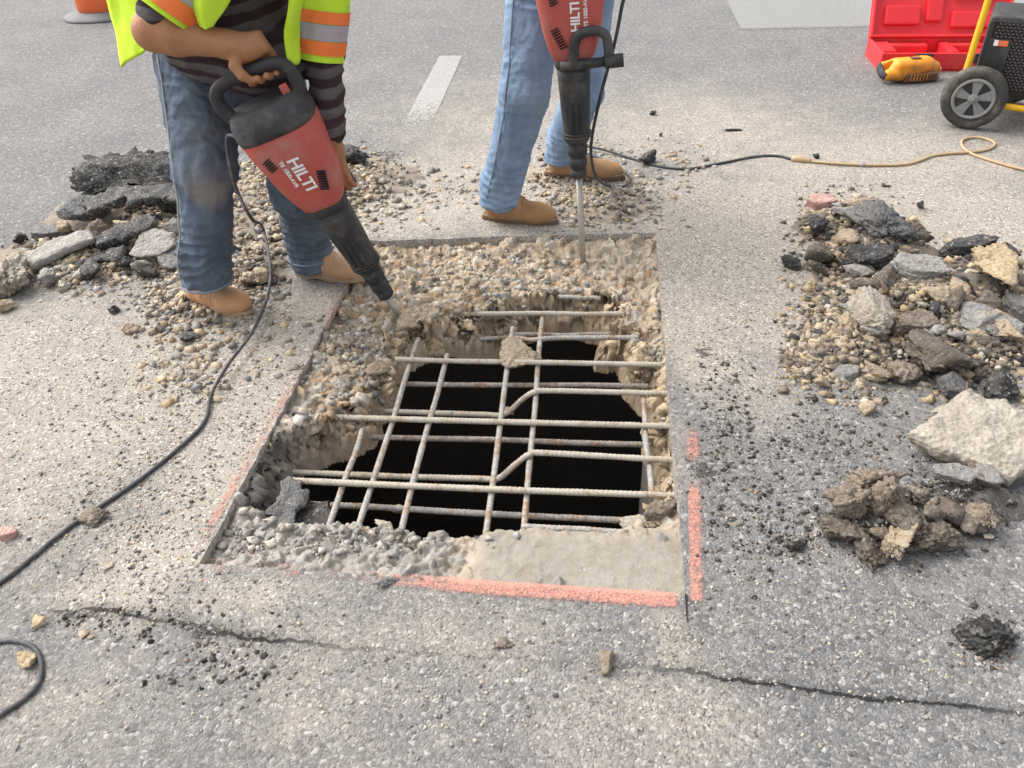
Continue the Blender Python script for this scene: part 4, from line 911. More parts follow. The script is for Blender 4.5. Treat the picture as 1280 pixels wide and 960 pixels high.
# middle-sized stones: individuals that nothing tells apart
PROTO = []
for k in range(14):
    V, F = rock_shape(300 + k, 3, 0, .16, 7); V = V / np.abs(V).max(0) * np.array([1, .78, .62]); me_o = (V, F); PROTO.append(me_o)
_pm = []
for k, (V, F) in enumerate(PROTO):
    me = bpy.data.meshes.new('stone'); me.from_pydata(V.tolist(), [], F.tolist()); me.materials.append(MAT['rock']); me.polygons.foreach_set('use_smooth', np.zeros(len(F), bool)); _pm.append(me)
TINTS = [C['tan'], C['pale'], C['yell'], C['brown'], C['lgrey'], C['tan'], C['grey'], C['tan'], (.36, .32, .26), C['dbrown']]
def stones(n, region, smin, smax, label, group, seed, onslab=False, tints=TINTS):
    r_ = np.random.default_rng(seed)
    for u, v in scatter_u(n, region, r_):
        p = G(u, v); h = 0
        if onslab:
            p = G(u, v, -.07)
            if poly_sd(p[None, :2], HP)[0] < (.045 if v < 640 else .018) or poly_sd(p[None, :2], PIT)[0] > -.02: continue
            z = slab_z(p)
        else:
            z = floor_z(p); p = G(u, v, z); z = floor_z(p)
            if poly_sd(p[None, :2], PIT)[0] < .03: continue
        s = smin + (smax - smin) * r_.random() ** 1.8
        o = bpy.data.objects.new('stone', _pm[r_.integers(len(_pm))]); o.location = (p[0], p[1], z + s * .05)
        o.rotation_euler = (r_.uniform(-.5, .5), r_.uniform(-.5, .5), r_.uniform(0, 6.28)); o.scale = (s, s * r_.uniform(.8, 1.2), s * r_.uniform(.8, 1.25))
        t0 = tints[r_.integers(len(tints))]; t = np.array(t0) * r_.uniform(.9, 1.12); o.color = (*np.clip(t, 0, .7), 1); link(o); tag(o, label.replace('COL', cname(t0)), 'stone', group)
stones(72, [(235, 205, 360, 300, 3), (275, 280, 345, 350, 2), (150, 330, 235, 360, 1), (180, 355, 240, 410, 1), (400, 205, 500, 245, 2), (300, 330, 365, 380, 1)], .014, .030, 'small COL stone in the gravel strewn around and behind the left worker', 'gravel stones round the left worker', 11)
stones(24, [(300, 650, 620, 705, 3)], .010, .024, 'small COL stone in the rubble along the near left rim of the hole', 'grey stones on the near rim', 15, True, [C['lgrey'], (.42, .40, .36), C['pale']])
stones(92, [(440, 305, 560, 400, 3), (560, 300, 660, 370, 3), (410, 400, 500, 470, 2), (660, 340, 800, 370, 1), (800, 380, 840, 520, 1), (370, 480, 420, 530, 1)],   .011, .024, 'small COL stone lying on the broken concrete behind the bars', 'stones on the broken concrete', 12, True, [C['tan'], C['pale'], C['yell'], C['cream'], C['lgrey'], C['brown']])
stones(26, [(665, 225, 820, 285, 3), (700, 195, 760, 225, 1), (660, 180, 690, 215, 1)], .012, .026, 'small COL stone in the gravel at the feet of the right worker', 'gravel stones at the right worker', 13)
stones(70, [(1010, 260, 1110, 330, 2), (1030, 330, 1110, 440, 4), (1050, 420, 1140, 480, 2), (1110, 320, 1270, 400, 2), (1130, 380, 1220, 460, 1), (1050, 590, 1240, 690, .3)], .012, .026, 'small COL stone mixed into the right rubble heap', 'small stones of the right heap', 14)

# loose grit: nobody could count it
def grit(name, n, region, smin, smax, seed, tints, onslab=False, sub=0):
    r_ = np.random.default_rng(seed); Vs, Fs, Ts = [], [], []; o = 0
    base = np.array([(x, y, z) for x in (-1, 1) for y in (-1, 1) for z in (-1, 1)], float) * .72
    bf = np.array([(0, 1, 3, 2), (4, 6, 7, 5), (0, 4, 5, 1), (2, 3, 7, 6), (0, 2, 6, 4), (1, 5, 7, 3)]); bf = np.vstack([bf[:, [0, 1, 2]], bf[:, [0, 2, 3]]])
    uv = np.array(scatter_u(n, region, r_)); P = np.array([G(u, v, -.06 if onslab else 0) for u, v in uv])
    sd = poly_sd(P[:, :2], PIT)
    if onslab: c_ = G(775, 325, -.05); k = (poly_sd(P[:, :2], HP) > .02) & (sd < -.01) & ((((P[:, 0] - c_[0]) / .15) ** 2 + ((P[:, 1] - c_[1]) / .11) ** 2) > 1)
    else: k = sd > .01
    P = P[k]
    z = np.array([slab_z(p) for p in P]) if onslab else gz(P[:, 0], P[:, 1]) + heap_h(P[:, 0], P[:, 1])
    for p, zz in zip(P, z):
        s = smin + (smax - smin) * r_.random() ** 2.5
        V = (base + r_.uniform(-.42, .42, base.shape)) * np.array([s, s * r_.uniform(.6, 1), s * r_.uniform(.45, .9)]); qx = r_.uniform(-.7, .7); V = V @ np.array([[1, 0, 0], [0, math.cos(qx), -math.sin(qx)], [0, math.sin(qx), math.cos(qx)]])
        a = r_.uniform(0, 6.28); V = V @ np.array([[math.cos(a), math.sin(a), 0], [-math.sin(a), math.cos(a), 0], [0, 0, 1]]) + [p[0], p[1], zz + s * r_.uniform(-.25, .2)]
        Vs.append(V); Fs.append(bf + o); o += len(V); Ts.append(np.repeat((np.array(tints[r_.integers(len(tints))]) * r_.uniform(.7, 1.25))[None], len(V), 0))
    tag(mk(name, np.vstack(Vs), np.vstack(Fs), MAT['grit'], None, False, attrs=dict(tint=np.clip(np.vstack(Ts), 0, .75))), None, kind='stuff')
GT = [C['tan'], C['pale'], C['brown'], C['grey'], C['dark'], C['lgrey'], C['yell'], C['dbrown']]
GL = [C['tan'], C['pale'], C['lgrey'], C['yell'], C['brown'], C['tan'], (.36, .32, .26), C['tan'], (.33, .29, .24), C['grey']]
GR = [C['tan'], C['yell'], C['pale'], C['brown'], C['dbrown'], C['tan'], C['dark'], C['brown']]
GD = [C['dark'], C['black'], C['mid'], C['mid'], C['dark'], C['grey'], C['brown']]
grit('gravel', 6500, [(235, 195, 500, 300, 5), (180, 300, 335, 400, 3.6), (150, 240, 235, 350, 2), (300, 380, 420, 480, .12), (180, 390, 300, 500, .55), (30, 300, 180, 365, 1.5)], .006, .021, 21, GL)
grit('gravel', 5400, [(1000, 250, 1120, 350, 2), (1000, 340, 1120, 480, 4), (1100, 330, 1350, 480, 4), (980, 420, 1040, 480, 1.5)], .006, .021, 22, GR)
grit('gravel', 1100, [(660, 190, 830, 290, 4), (500, 215, 660, 260, .6), (780, 170, 900, 240, .5)], .005, .018, 23, GL)
grit('gravel', 2300, [(0, 380, 340, 620, 3), (0, 560, 330, 760, 3), (250, 420, 420, 640, .6)], .0018, .0062, 24, GT + [C['mid'], C['grey'], C['lgrey']])
grit('asphalt_crumbs', 4600, [(860, 420, 960, 620, 3), (860, 560, 1040, 720, 3), (940, 480, 1140, 600, 3), (1200, 770, 1275, 830, 1.2), (960, 660, 1030, 700, .8), (1030, 580, 1260, 700, 4), (1000, 260, 1120, 470, 3), (1110, 330, 1280, 470, 2), (200, 770, 340, 880, .9), (60, 540, 330, 660, .6), (30, 750, 320, 810, .9), (380, 195, 520, 240, .8)], .002, .0085, 25, GD)
grit('gravel', 420, [(330, 655, 600, 705, 3), (265, 660, 350, 705, 1.5)], .004, .017, 29, [C['lgrey'], C['pale'], C['grey'], (.42, .40, .36), (.38, .355, .32)], True)
grit('gravel', 1700, [(440, 300, 800, 400, 3), (400, 380, 500, 520, 2), (800, 300, 850, 600, 1.2)], .004, .016, 26, [C['lgrey'], C['grey'], C['pale'], C['tan'], C['tan']], True)
grit('chippings', 2600, [(0, 700, 1280, 960, 4), (850, 600, 1280, 900, 3)], .0018, .0055, 27, [C['lgrey'], C['pale'], C['grey'], C['mid'], C['cream']])

# ------------------------------------------------------------------ demolition hammers
def frame_mat(origin, zax, xhint):
    z = nrm(zax); x = np.asarray(xhint, float); x = nrm(x - z * (x @ z)); y = np.cross(z, x)
    m = Matrix.Identity(4)
    for i in range(3): m[i][0], m[i][1], m[i][2], m[i][3] = x[i], y[i], z[i], origin[i]
    return m
def text_mesh(body, size, bold=.0):
    cu = bpy.data.curves.new('lettering', 'FONT'); cu.body = body; cu.size = size; cu.extrude = .0006; cu.offset = bold; cu.align_x = 'CENTER'; cu.align_y = 'CENTER'; cu.space_character = .95
    ob = bpy.data.objects.new('lettering', cu); COL.objects.link(ob); dg = bpy.context.evaluated_depsgraph_get(); me = bpy.data.meshes.new_from_object(ob.evaluated_get(dg))
    COL.objects.unlink(ob); bpy.data.objects.remove(ob); me.materials.clear(); me.materials.append(MAT['letter']); return me
def hammer(mw, label, chis, textdir, side, line2):
    """z runs up the tool from the chisel tip; -y is the broad face turned to the camera"""
    o = empty('demolition_hammer', None, label, 'breaker', mw=mw); z0 = chis
    g = Geo(); g.tube([(0, 0, 0), (0, 0, .012), (0, 0, .03), (0, 0, .06), (0, 0, z0 + .02)], [.004, .010, .013, .0125, .0125], 12); g.box((0, 0, .012), (.016, .006, .012), .003); g.build('chisel', MAT['steel'], o)
    ch = Geo(); prof = [(0, .022), (.006, .030), (.03, .031), (.034, .027), (.040, .027), (.044, .033), (.075, .034), (.079, .030), (.085, .030), (.089, .036), (.125, .038), (.130, .034), (.14, .034)]
    ch.tube([(0, 0, z0 + a) for a, _ in prof], [r for _, r in prof], 24); ch.build('chuck', MAT['rubber'], o)
    z1 = z0 + .14; bl = Geo(); bl.loft([superring(z1 + a, hx, hy, e, 32) for a, hx, hy, e in ((0, .042, .042, 2.2), (.012, .048, .048, 2.2), (.06, .050, .052, 2.4), (.14, .054, .056, 2.6), (.23, .058, .060, 2.8), (.275, .060, .062, 3))])
    br = bl.build('barrel', MAT['black'], o)
    rg = Geo()
    for a in (.018, .030): rg.tube([(0, 0, z1 + a), (0, 0, z1 + a + .008)], [.0535, .0535], 28)
    for s in (-1, 1):
        for q in (-.02, 0, .02): rg.box((q, s * .055, z1 + .10), (.004, .004, .05), .0015)
    rg.build('barrel_ribs', MAT['black'], br)
    z2 = z1 + .275; cl = Geo(); cl.loft([superring(z2 + a, .066 + b, .066 + b, 3, 32) for a, b in ((-.006, -.004), (0, 0), (.022, 0), (.028, -.004))]); cl.build('collar', MAT['black'], o)
    z3 = z2 + .02; H = Geo(); pr = ((0, .062, .060), (.012, .074, .068), (.05, .087, .075), (.10, .101, .082), (.16, .110, .088), (.22, .120, .090), (.275, .126, .090), (.285, .124, .088))
    H.loft([superring(z3 + a, hx, hy, 3.4, 48) for a, hx, hy in pr]); hs = H.build('motor_housing', MAT['red'], o)
    face = lambda a: -np.interp(a, [p[0] for p in pr], [p[2] for p in pr])
    for cx, ca, n_, tl in (((-.046, .085, 8, .5), (.058, .105, 8, -.35), (-.062, .225, 5, .2))[0 if textdir > 0 else 1::2 if textdir > 0 else 1]):
        vg = Geo()
        for q in range(n_):
            a = ca + q * .0085 - .03; vg.box((cx - tl * .0085 * q + tl * .03, face(a) + .001, z3 + a), (.014, .003, .0022), 0, np.array(Matrix.Rotation(-.35 if tl > 0 else .35, 3, 'Y')))
        vg.build('vent', MAT['darkslot'], hs)
    z4 = z3 + .283; B_ = Geo(); B_.loft([superring(z4 + a, hx, hy, 3.2, 40) for a, hx, hy in ((0, .128, .092), (.02, .130, .092), (.05, .128, .080), (.075, .120, .060), (.085, .112, .045))]); bk = B_.build('rear_cover', MAT['black'], o)
    D = Geo(); zz = z4 + .06
    D.tube([(-.108, 0, zz), (-.122, 0, zz + .04), (-.118, 0, zz + .085), (-.085, 0, zz + .108), (0, 0, zz + .112), (.085, 0, zz + .108), (.118, 0, zz + .085), (.122, 0, zz + .04), (.108, 0, zz)], [.022, .021, .020, .019, .0185, .019, .020, .021, .022], 14, True, 6); dh = D.build('rear_handle', MAT['black'], o)
    g = Geo(); g.box((.085, -.020, zz + .035), (.012, .008, .016), .004); g.build('switch', MAT['red'], dh)
    sg = Geo(); q = side; yb = -.062 * q[0]
    sg.tube([(-.045, yb, z2 + .012), (.0, yb - .012 * q[0], z2 + .014), (.13 * q[1], yb - .022 * q[0], z2 + .02)], [.017, .017, .017], 14)
    sg.tube([(.105 * q[1], yb - .022 * q[0], z2 + .018), (.168 * q[1], yb - .026 * q[0], z2 + .02)], [.023, .023], 16)
    sg.tube([(.0, yb - .02 * q[0], z2 + .01), (.002 * q[1], yb - .024 * q[0], z2 + .07), (.016 * q[1], yb - .027 * q[0], z2 + .108), (.05 * q[1], yb - .03 * q[0], z2 + .122), (.09 * q[1], yb - .03 * q[0], z2 + .118), (.113 * q[1], yb - .03 * q[0], z2 + .095), (.118 * q[1], yb - .026 * q[0], z2 + .02)], [.016, .0165, .017, .017, .017, .016, .015], 14, True, 6)
    sg.build('side_handle', MAT['black'], o)
    for body, size, dx, da in (('HILTI', .043 if textdir > 0 else .055, 0.012, .150), (line2, .0185, -.020 if textdir < 0 else .045, .165)):
        if textdir > 0 and body != 'HILTI': dx = .046
        if textdir < 0 and body != 'HILTI': dx = -.024
        me = text_mesh(body, size, .0011 if body == 'HILTI' else .0003); t = bpy.data.objects.new('lettering', me); link(t, hs)
        # reading up the tool (+1) or down it (-1), facing -y
        sl = (face(da + .04) - face(da - .04)) / .08; tv = nrm((0, sl, 1)); xa, ya = (tv, (-1, 0, 0)) if textdir > 0 else (-tv, (1, 0, 0)); za = np.cross(xa, ya)
        m = Matrix.Identity(4)
        for i in range(3): m[i][0], m[i][1], m[i][2] = xa[i], ya[i], za[i]
        m.translation = Vector((dx, face(da) - .0022, z3 + da)); t.matrix_local = m
    return o, dict(z2=z2, z3=z3, z4=z4, bar=zz + .111)
def wpt(mw, p): return np.array(mw @ Vector(p))
T1 = G(500, 396, -.05); ch1 = .155
_h1 = PY(306, 90, 2.42); ax1 = nrm(_h1 - T1); _t1 = T1 - ax1 * .05
MW1 = frame_mat(_t1, ax1, (1, 0, .33)); H1, D1 = hammer(MW1, 'red and black demolition hammer held aslant by the worker in the lime vest', ch1 + .0, -1, (-1, .55), 'TE 1000-AVR')
T2 = G(729, 331, -.055); _h2 = PY(713, 2, 2.93); ax2 = nrm(_h2 - T2)
MW2 = frame_mat(T2, ax2, (1, -.05, 0)); H2, D2 = hammer(MW2, 'red and black demolition hammer held upright by the worker in light blue jeans', .375, 1, (1, 1), 'TE 1000-AVR')

# ------------------------------------------------------------------ people
def ankle(h, t, z=.10): return np.array(h) + nrm(np.array(t) - np.array(h)) * .075 + np.array([0, 0, z])
def boot(parent, heel, toe, mat, sole, laces, origin):
    """heel, toe: ground points of the sole ends"""
    heel, toe = np.asarray(heel, float), np.asarray(toe, float); d = toe - heel; L = np.linalg.norm(d[:2]); f = nrm([d[0], d[1], 0]); s_ = np.cross([0, 0, 1], f); z0 = (heel[2] + toe[2]) / 2
    k = L / .30; w_ = k
    fd = Field((-.08, -.09, -.01), (L + .05, .09, .24), .0042)
    fd.cap((.048 * k, 0, .055), (.065 * k, 0, .20), .043, .042, k=.02); fd.cap((.045 * k, 0, .042), (.12 * k, 0, .052), .040, .042, k=.025)
    fd.cap((.12 * k, 0, .052), (.215 * k, .004, .038), .045, .046, k=.03); fd.ell((.225 * k, .004, .043), (.078 * k, .053, .042), k=.03); fd.cap((.06 * k, 0, .15), (.13 * k, 0, .085), .042, .040, k=.035)
    fd.clip((0, 0, .014), (0, 0, -1)); fd.clip((.05 * k, 0, .205), (0, 0, 1)); V, F = fd.mesh(); V = relax(V, F, 1)
    N = vnormals(V, F); cr = np.exp(-((V[:, 0] - .165 * k) / .028) ** 2) * (V[:, 2] > .05)
    V = V + N * (.0016 * fbm(V * 40, 4, 3) + .0022 * cr * np.sin(V[:, 0] * 420))[:, None]
    to = lambda W: heel + W[:, :1] * f + W[:, 1:2] * s_ + W[:, 2:3] * np.array([0, 0, 1.0]) + np.array([0, 0, z0 - heel[2]])
    b = mk('boot', to(V), F, mat, parent, True, origin)
    ang = np.linspace(0, 2 * np.pi, 48, endpoint=False); ol = []
    for a in ang:
        c, sn = math.cos(a), math.sin(a); x = .15 * k + .158 * k * np.sign(c) * abs(c) ** .75; wd = np.interp(x / k, [0, .05, .11, .2, .26, .31], [.034, .041, .038, .050, .047, .03]); ol.append((x, .004 * (x > .15) + wd * np.sign(sn) * abs(sn) ** .6))
    ol = np.array(ol); g = Geo(); zz = (0.0, .003, .016, .0235, .0255)
    g.loft([np.c_[ol * sc + np.array([.15 * k * (1 - sc), 0]), np.full(48, z) + (np.where((ol[:, 0] > .09 * k) & (ol[:, 0] < .135 * k), .006, 0) if z < .01 else 0)] for z, sc in zip(zz, (.97, 1.0, 1.0, 1.02, .98))]); V = np.vstack(g.V)
    so = mk('sole', to(V), g.F, sole, b, True, origin)
    wl = Geo(); wl.tube(np.vstack([np.c_[ol * 1.0, np.full(48, .0265)], [np.r_[ol[0], .0265]]]), .0028, 6, False); mk('welt', to(np.vstack(wl.V)), wl.F, MAT['sole1'], so, True, origin)
    if laces:
        lg = Geo()
        for q in range(0, 48, 2): lg.box((ol[q, 0], ol[q, 1], .008), (.0055, .0055, .008), .001)
        mk('tread_lugs', to(np.vstack(lg.V)), lg.F, sole, so, False, origin)['kind'] = 'stuff'
    st = Geo(); sp_ = []
    for yy in np.linspace(-1, 1, 15): sp_.append(fd.surf((.115 * k + .02 * (1 - yy * yy), 0, .045), (.12 * (1 - yy * yy), yy, .25 + 1.2 * (1 - abs(yy))), .15))
    st.tube(np.array(sp_), .0016, 5); mk('stitching', to(np.vstack(st.V)), st.F, MAT['lace'] if laces else sole, b, True, origin)
    if laces:
        g = Geo()
        for q in range(4):
            x = (.098 + .020 * q) * k; zc = np.interp(x / k, [.08, .17], [.135, .088]); p = []
            for yy in np.linspace(-.030, .030, 7): p.append(fd.surf((x, yy, zc - .03), (.25, yy * 6, 1), .1))
            g.tube(p, .0028, 6)
        V = np.vstack(g.V); mk('lace', to(V), g.F, MAT['lace'], b, True, origin)
        ct = Geo(); p = [fd.surf((.05 * k, 0, .165 if True else 0), (math.cos(a), math.sin(a), 0), .12) for a in np.linspace(0, 2 * np.pi, 24)]; ct.tube(p, .0035, 6); mk('collar', to(np.vstack(ct.V)), ct.F, mat, b, True, origin)
    return b
def fist(fd, c, a, wr, r_bar, k=.006, sgn=1, sc=1.0):
    """hand closed round a bar through c along a, coming from the wrist wr; four fingers and a thumb"""
    c, wr = np.asarray(c, float), np.asarray(wr, float); a = nrm(a); d = c - wr; d = nrm(d - a * (d @ a)); n = np.cross(a, d) * sgn; rho = r_bar + .0095 * sc
    P = lambda th, off, rr=rho: c + a * off + rr * (math.cos(th) * -d + math.sin(th) * n)
    for i, (off, L) in enumerate(((-.033, .95), (-.011, 1.05), (.011, 1.0), (.032, .85))):
        off *= sc; rr = .0098 * sc * (1 if i < 3 else .88)
        pts = [P(.35, off, rho + .012), P(1.15, off * 1.04, rho + .008), P(2.1 * L, off * 1.02, rho + .002), P(3.0 * L, off, rho), P(3.75 * L, off * .98, rho)]
        fd.chain(pts, [rr * 1.2, rr * 1.15, rr * 1.02, rr * .95, rr * .85], k)
    kn = P(.3, 0, rho + .022)
    fd.box(P(.15, 0, rho + .030), (.041 * sc, .024 * sc, .016 * sc), .012, np.array([a, d, np.cross(a, d)]).T, .016)
    fd.cap(wr, P(.1, -.012, rho + .03), .027 * sc, .026 * sc, .02); fd.cap(wr, P(.1, .012, rho + .03), .026 * sc, .024 * sc, .02)
    th = [P(-.1, -.03 * sc, rho + .028), P(-.75, -.042 * sc, rho + .014), P(-1.5, -.036 * sc, rho + .004), P(-2.2, -.026 * sc, rho + .001)]
    fd.chain(th, [.0145 * sc, .0125 * sc, .0115 * sc, .0095 * sc], .008)
def head(fd, c, f, k=.02):
    c = np.asarray(c, float); f = nrm(f); s_ = nrm(np.cross([0, 0, 1.0], f)); u = np.cross(f, s_); rot = np.array([f, s_, u]).T; Lp = lambda a, b, h: c + f * a + s_ * b + u * h
    fd.ell(Lp(0, 0, .02), (.098, .078, .112), rot, k); fd.ell(Lp(.03, 0, -.06), (.062, .056, .065), rot, .03); fd.cap(Lp(.088, 0, .0), Lp(.104, 0, -.028), .010, .014, .012)
    for q in (-1, 1):
        fd.ell(Lp(-.005, .078 * q, -.005), (.018, .009, .030), rot, .006); fd.ell(Lp(.084, .032 * q, .012), (.014, .016, .010), rot, .008, True); fd.ell(Lp(.078, .032 * q, .012), (.012, .012, .010), rot, .004); fd.cap(Lp(.084, .018 * q, .03), Lp(.078, .05 * q, .03), .009, .008, .012)
    fd.cap(Lp(.083, -.02, -.058), Lp(.083, .02, -.058), .008, .008, .008); fd.cap(Lp(.085, -.018, -.072), Lp(.085, .018, -.072), .009, .009, .008); fd.ell(Lp(.068, 0, -.098), (.022, .026, .02), rot, .02)
    return Lp, rot
def wrinkle(V, F, seed, amp=.004, ank=None, joints=()):
    N = vnormals(V, F); p = V * np.array([13, 13, 7])
    d = amp * fbm(p + fbm(V * 5, seed + 2, 2)[:, None] * 1.2, seed, 4, .55)
    for (c, r, dr, fq, am) in joints:  # folds round a joint: ridges across the direction dr
        w_ = np.exp(-(np.linalg.norm(V - np.asarray(c), axis=1) / r) ** 2); ph = (V - np.asarray(c)) @ nrm(dr) * fq + 4.5 * fbm(V * 8, seed + 5, 3)
        d += w_ * am * (1 - 2 * np.abs(np.sin(ph)) ** .7)
    return V + N * d[:, None]
def ring_tube(fd, c, ax, r, n=40):
    ax = nrm(ax); u = nrm(np.cross(ax, [0, 1.0, .1])); v = np.cross(ax, u)
    p = [fd.surf(c, u * math.cos(a) + v * math.sin(a), .16) for a in np.linspace(0, 2 * np.pi, n, endpoint=False)]; p = np.array(p); p = (p + np.roll(p, 1, 0) + np.roll(p, -1, 0)) / 3
    return tube(np.vstack([p, p[:2]]), r, 7, False)

# ---- worker with the lime vest
W1 = np.array([-.92, 2.74, 0.0])
p1 = empty('person', W1, 'worker in lime vest, striped shirt and dark dusty jeans bending over the opening', 'person')
f1 = nrm([.50, -.86, 0]); l1 = np.array([.86, .50, 0])
hipc = np.array([-.885, 2.82, .83]); hR, hL = hipc - l1 * .115, hipc + l1 * .115
kR, kL = PY(258, 215, 2.585), PY(372, 235, 2.70); aR, aL = G(258, 347, .15), ankle(G(372, 342), G(459, 350))
chest = hipc + f1 * .24 + np.array([0, 0, .40]); shR, shL = PY(262, -85, 2.60), PY(398, -100, 2.62)
shR = PY(278, -112, 2.55)
eR = PY(192, 38, 2.44); gripR = wpt(MW1, (.045, 0, D1['bar'])); barax = wpt(MW1, (1, 0, 0)) - wpt(MW1, (0, 0, 0))
wrR = gripR + nrm(eR - gripR) * .085 + np.array([0, 0, .035]); eL = PY(405, 60, 2.58); shL = PY(404, -110, 2.62)
sideb = wpt(MW1, (.055, .088, D1['z2'] + .02)); wrL = PY(412, 168, 2.53)
# clothes fields
jf = Field((-1.40, 2.40, .03), (-.40, 3.12, 1.05), .0062)
jf.cap(hR, kR, .128, .098, k=.04); jf.cap(kR, aR, .096, .082, k=.03); jf.cap(hL, kL, .124, .096, k=.05); jf.cap(kL, aL + [0, 0, .02], .088, .080, k=.03)
jf.ell(hipc + [0, 0, .0], (.205, .165, .16), np.array([l1, f1, [0, 0, 1]]).T, k=.06); jf.cap(hipc, hipc + f1 * .05 + [0, 0, .13], .17, .175, k=.05)
for a_ in (aR, aL): jf.cap(a_ + [0, 0, .10], a_ + [0, 0, -.035], .080, .085, k=.02)
for a_ in (aR, aL): pass
jf.clip(hipc + f1 * .05 + np.array([0, 0, .14]), (f1 * .2 + np.array([0, 0, 1]))); jf.clip((0, 0, .078), (0, -.1, -1)); jf.box((aR[0], aR[1], .055), (.14, .14, .075), .004, None, 0, True)
V, F = jf.mesh(); V = relax(V, F, 2)
V = wrinkle(V, F, 71, .019, None, [(aR + [0, 0, .08], .13, (0, .15, 1), 92, .011), (aL + [0, 0, .08], .13, (.1, .1, 1), 95, .0075), (kR + [0, .05, -.04], .11, (.2, .3, 1), 80, .006), (hR + [0.06, -.08, -.04], .14, (.5, .2, 1), 70, .007), (kL, .12, (.2, .3, 1), 80, .005)])
jm = denim_material('dark_dusty_denim', (.026, .040, .066), (.082, .112, .158), [(kR + np.array([.02, -.08, -.02]) - W1, .10, (.27, .24, .205), .75), (PY(262, 150, 2.50) - W1, .17, (.13, .128, .125), .75), (PY(300, 110, 2.55) - W1, .15, (.15, .145, .14), .6), (PY(240, 200, 2.5) - W1, .10, (.11, .125, .15), .5)])
jeans1 = mk('jeans', V, F, jm, p1, True, W1)
for a_ in (aR, aL):
    v_, f_ = ring_tube(jf, np.array([a_[0], a_[1], .137 if a_ is aR else .086]), (0, 0, 1), .0045); mk('hem', v_, f_, MAT['hem'], jeans1, True, W1)
sp = []
for q, (A_, B_) in enumerate(((hR + np.array([0, 0, .08]), kR), (kR, aR))):
    for t in np.linspace(0, 1, 16)[(q > 0):]:
        sp.append(jf.surf(A_ + (B_ - A_) * t, nrm(np.array([-.75, -.66, 0])), .2) + np.array([-.75, -.66, 0]) * .004)
sp = np.array(sp); sp = (sp + np.roll(sp, 1, 0) + np.roll(sp, -1, 0))[1:-1] / 3; g = Geo(); g.tube(sp, .0034, 6); g.build('side_seam', MAT['seam'], jeans1, True, W1)
# shirt
tax = nrm(chest - hipc); spx = np.array([l1, np.cross(tax, l1) * -1, tax]).T
sf = Field((-1.35, 2.15, .45), (-.30, 3.10, 1.60), .0068)
sf.cap(hipc + np.array([0, 0, .03]), hipc + tax * .20, .185, .19, k=.05); sf.ell(hipc + tax * .14 + f1 * .03, (.235, .185, .19), spx, .06); sf.ell(chest, (.235, .15, .22), spx, .07)
sf.ell(PY(330, 80, 2.60), (.14, .10, .10), None, .05)
sf.cap(chest - l1 * .16 + [0, 0, .08], shR, .09, .085, k=.05); sf.cap(shR, eR + (shR - eR) * .12, .080, .064, k=.03)
sf.cap(chest + l1 * .14 + [0, 0, .08], shL, .09, .085, k=.05); sf.cap(shL, eL, .075, .060, k=.03); sf.cap(eL, wrL + (eL - wrL) * .05, .060, .050, k=.02)
V, F = sf.mesh(); V = relax(V, F, 2); V = wrinkle(V, F, 73, .011, None, [(hipc + tax * .08 + f1 * .15, .2, tax + l1 * .15, 55, .006), (eL + [0, 0, -.12], .14, (0, 0, 1), 70, .005)])
shirt1 = mk('shirt', V, F, striped_material(nrm(tax * .6 + np.array([-.12, 0, .55])), .054, .2), p1, True, W1)
# body: arms, hands, torso, neck, head, legs in one surface
bf_ = Field((-1.40, 2.08, .02), (-.30, 3.02, 1.78), .0052)
for A_, K_, Hh in ((aR, kR, hR), (aL, kL, hL)): bf_.cap(Hh, K_, .085, .062, k=.04); bf_.cap(K_, A_, .060, .045, k=.03)
bf_.ell(hipc + tax * .1, (.17, .13, .16), spx, .05); bf_.ell(chest, (.19, .12, .2), spx, .06)
bf_.cap(shR, eR, .060, .054, k=.03); bf_.chain([eR, eR + (wrR - eR) * .3, wrR], [.055, .055, .036], .02); fist(bf_, gripR, barax, wrR, .0185, sgn=1, sc=1.25)
bf_.cap(shL, eL, .054, .045, k=.03); bf_.chain([eL, eL + (wrL - eL) * .4, wrL, wrL + (sideb - wrL) * .35], [.046, .044, .034, .030], .02)
fist(bf_, sideb, barax, wrL + (sideb - wrL) * .35, .019, sgn=-1)
nk = chest + tax * .17 + np.array([0, 0, .05]); hd = nk + tax * .13 + f1 * .05 + np.array([0, 0, .03]); bf_.cap(nk - tax * .08, hd, .062, .056, k=.04); hf = nrm(f1 * .75 + np.array([0, 0, -.65])); Lp, hrot = head(bf_, hd + np.array([0, 0, .04]), hf)
V, F = bf_.mesh(); V = relax(V, F, 1); mk('body', V, F, MAT['skin'], p1, True, W1)
hf_ = Field(hd - .2, hd + .24, .006); hf_.ell(Lp(-.012, 0, .035), (.102, .084, .106), hrot, .01); hf_.box(Lp(.08, 0, -.08), (.06, .12, .10), .01, hrot, .01, True); hf_.box(Lp(0.02, 0, -.12), (.12, .12, .07), .01, hrot, .01, True); V, F = hf_.mesh(); mk('hair', V, F, MAT['hair'], p1, True, W1)
# boots
boot(p1, G(243, 374), G(312, 396), MAT['boot1'], MAT['sole1'], False, W1); boot(p1, G(372, 342), G(459, 350), MAT['boot1'], MAT['sole1'], False, W1)
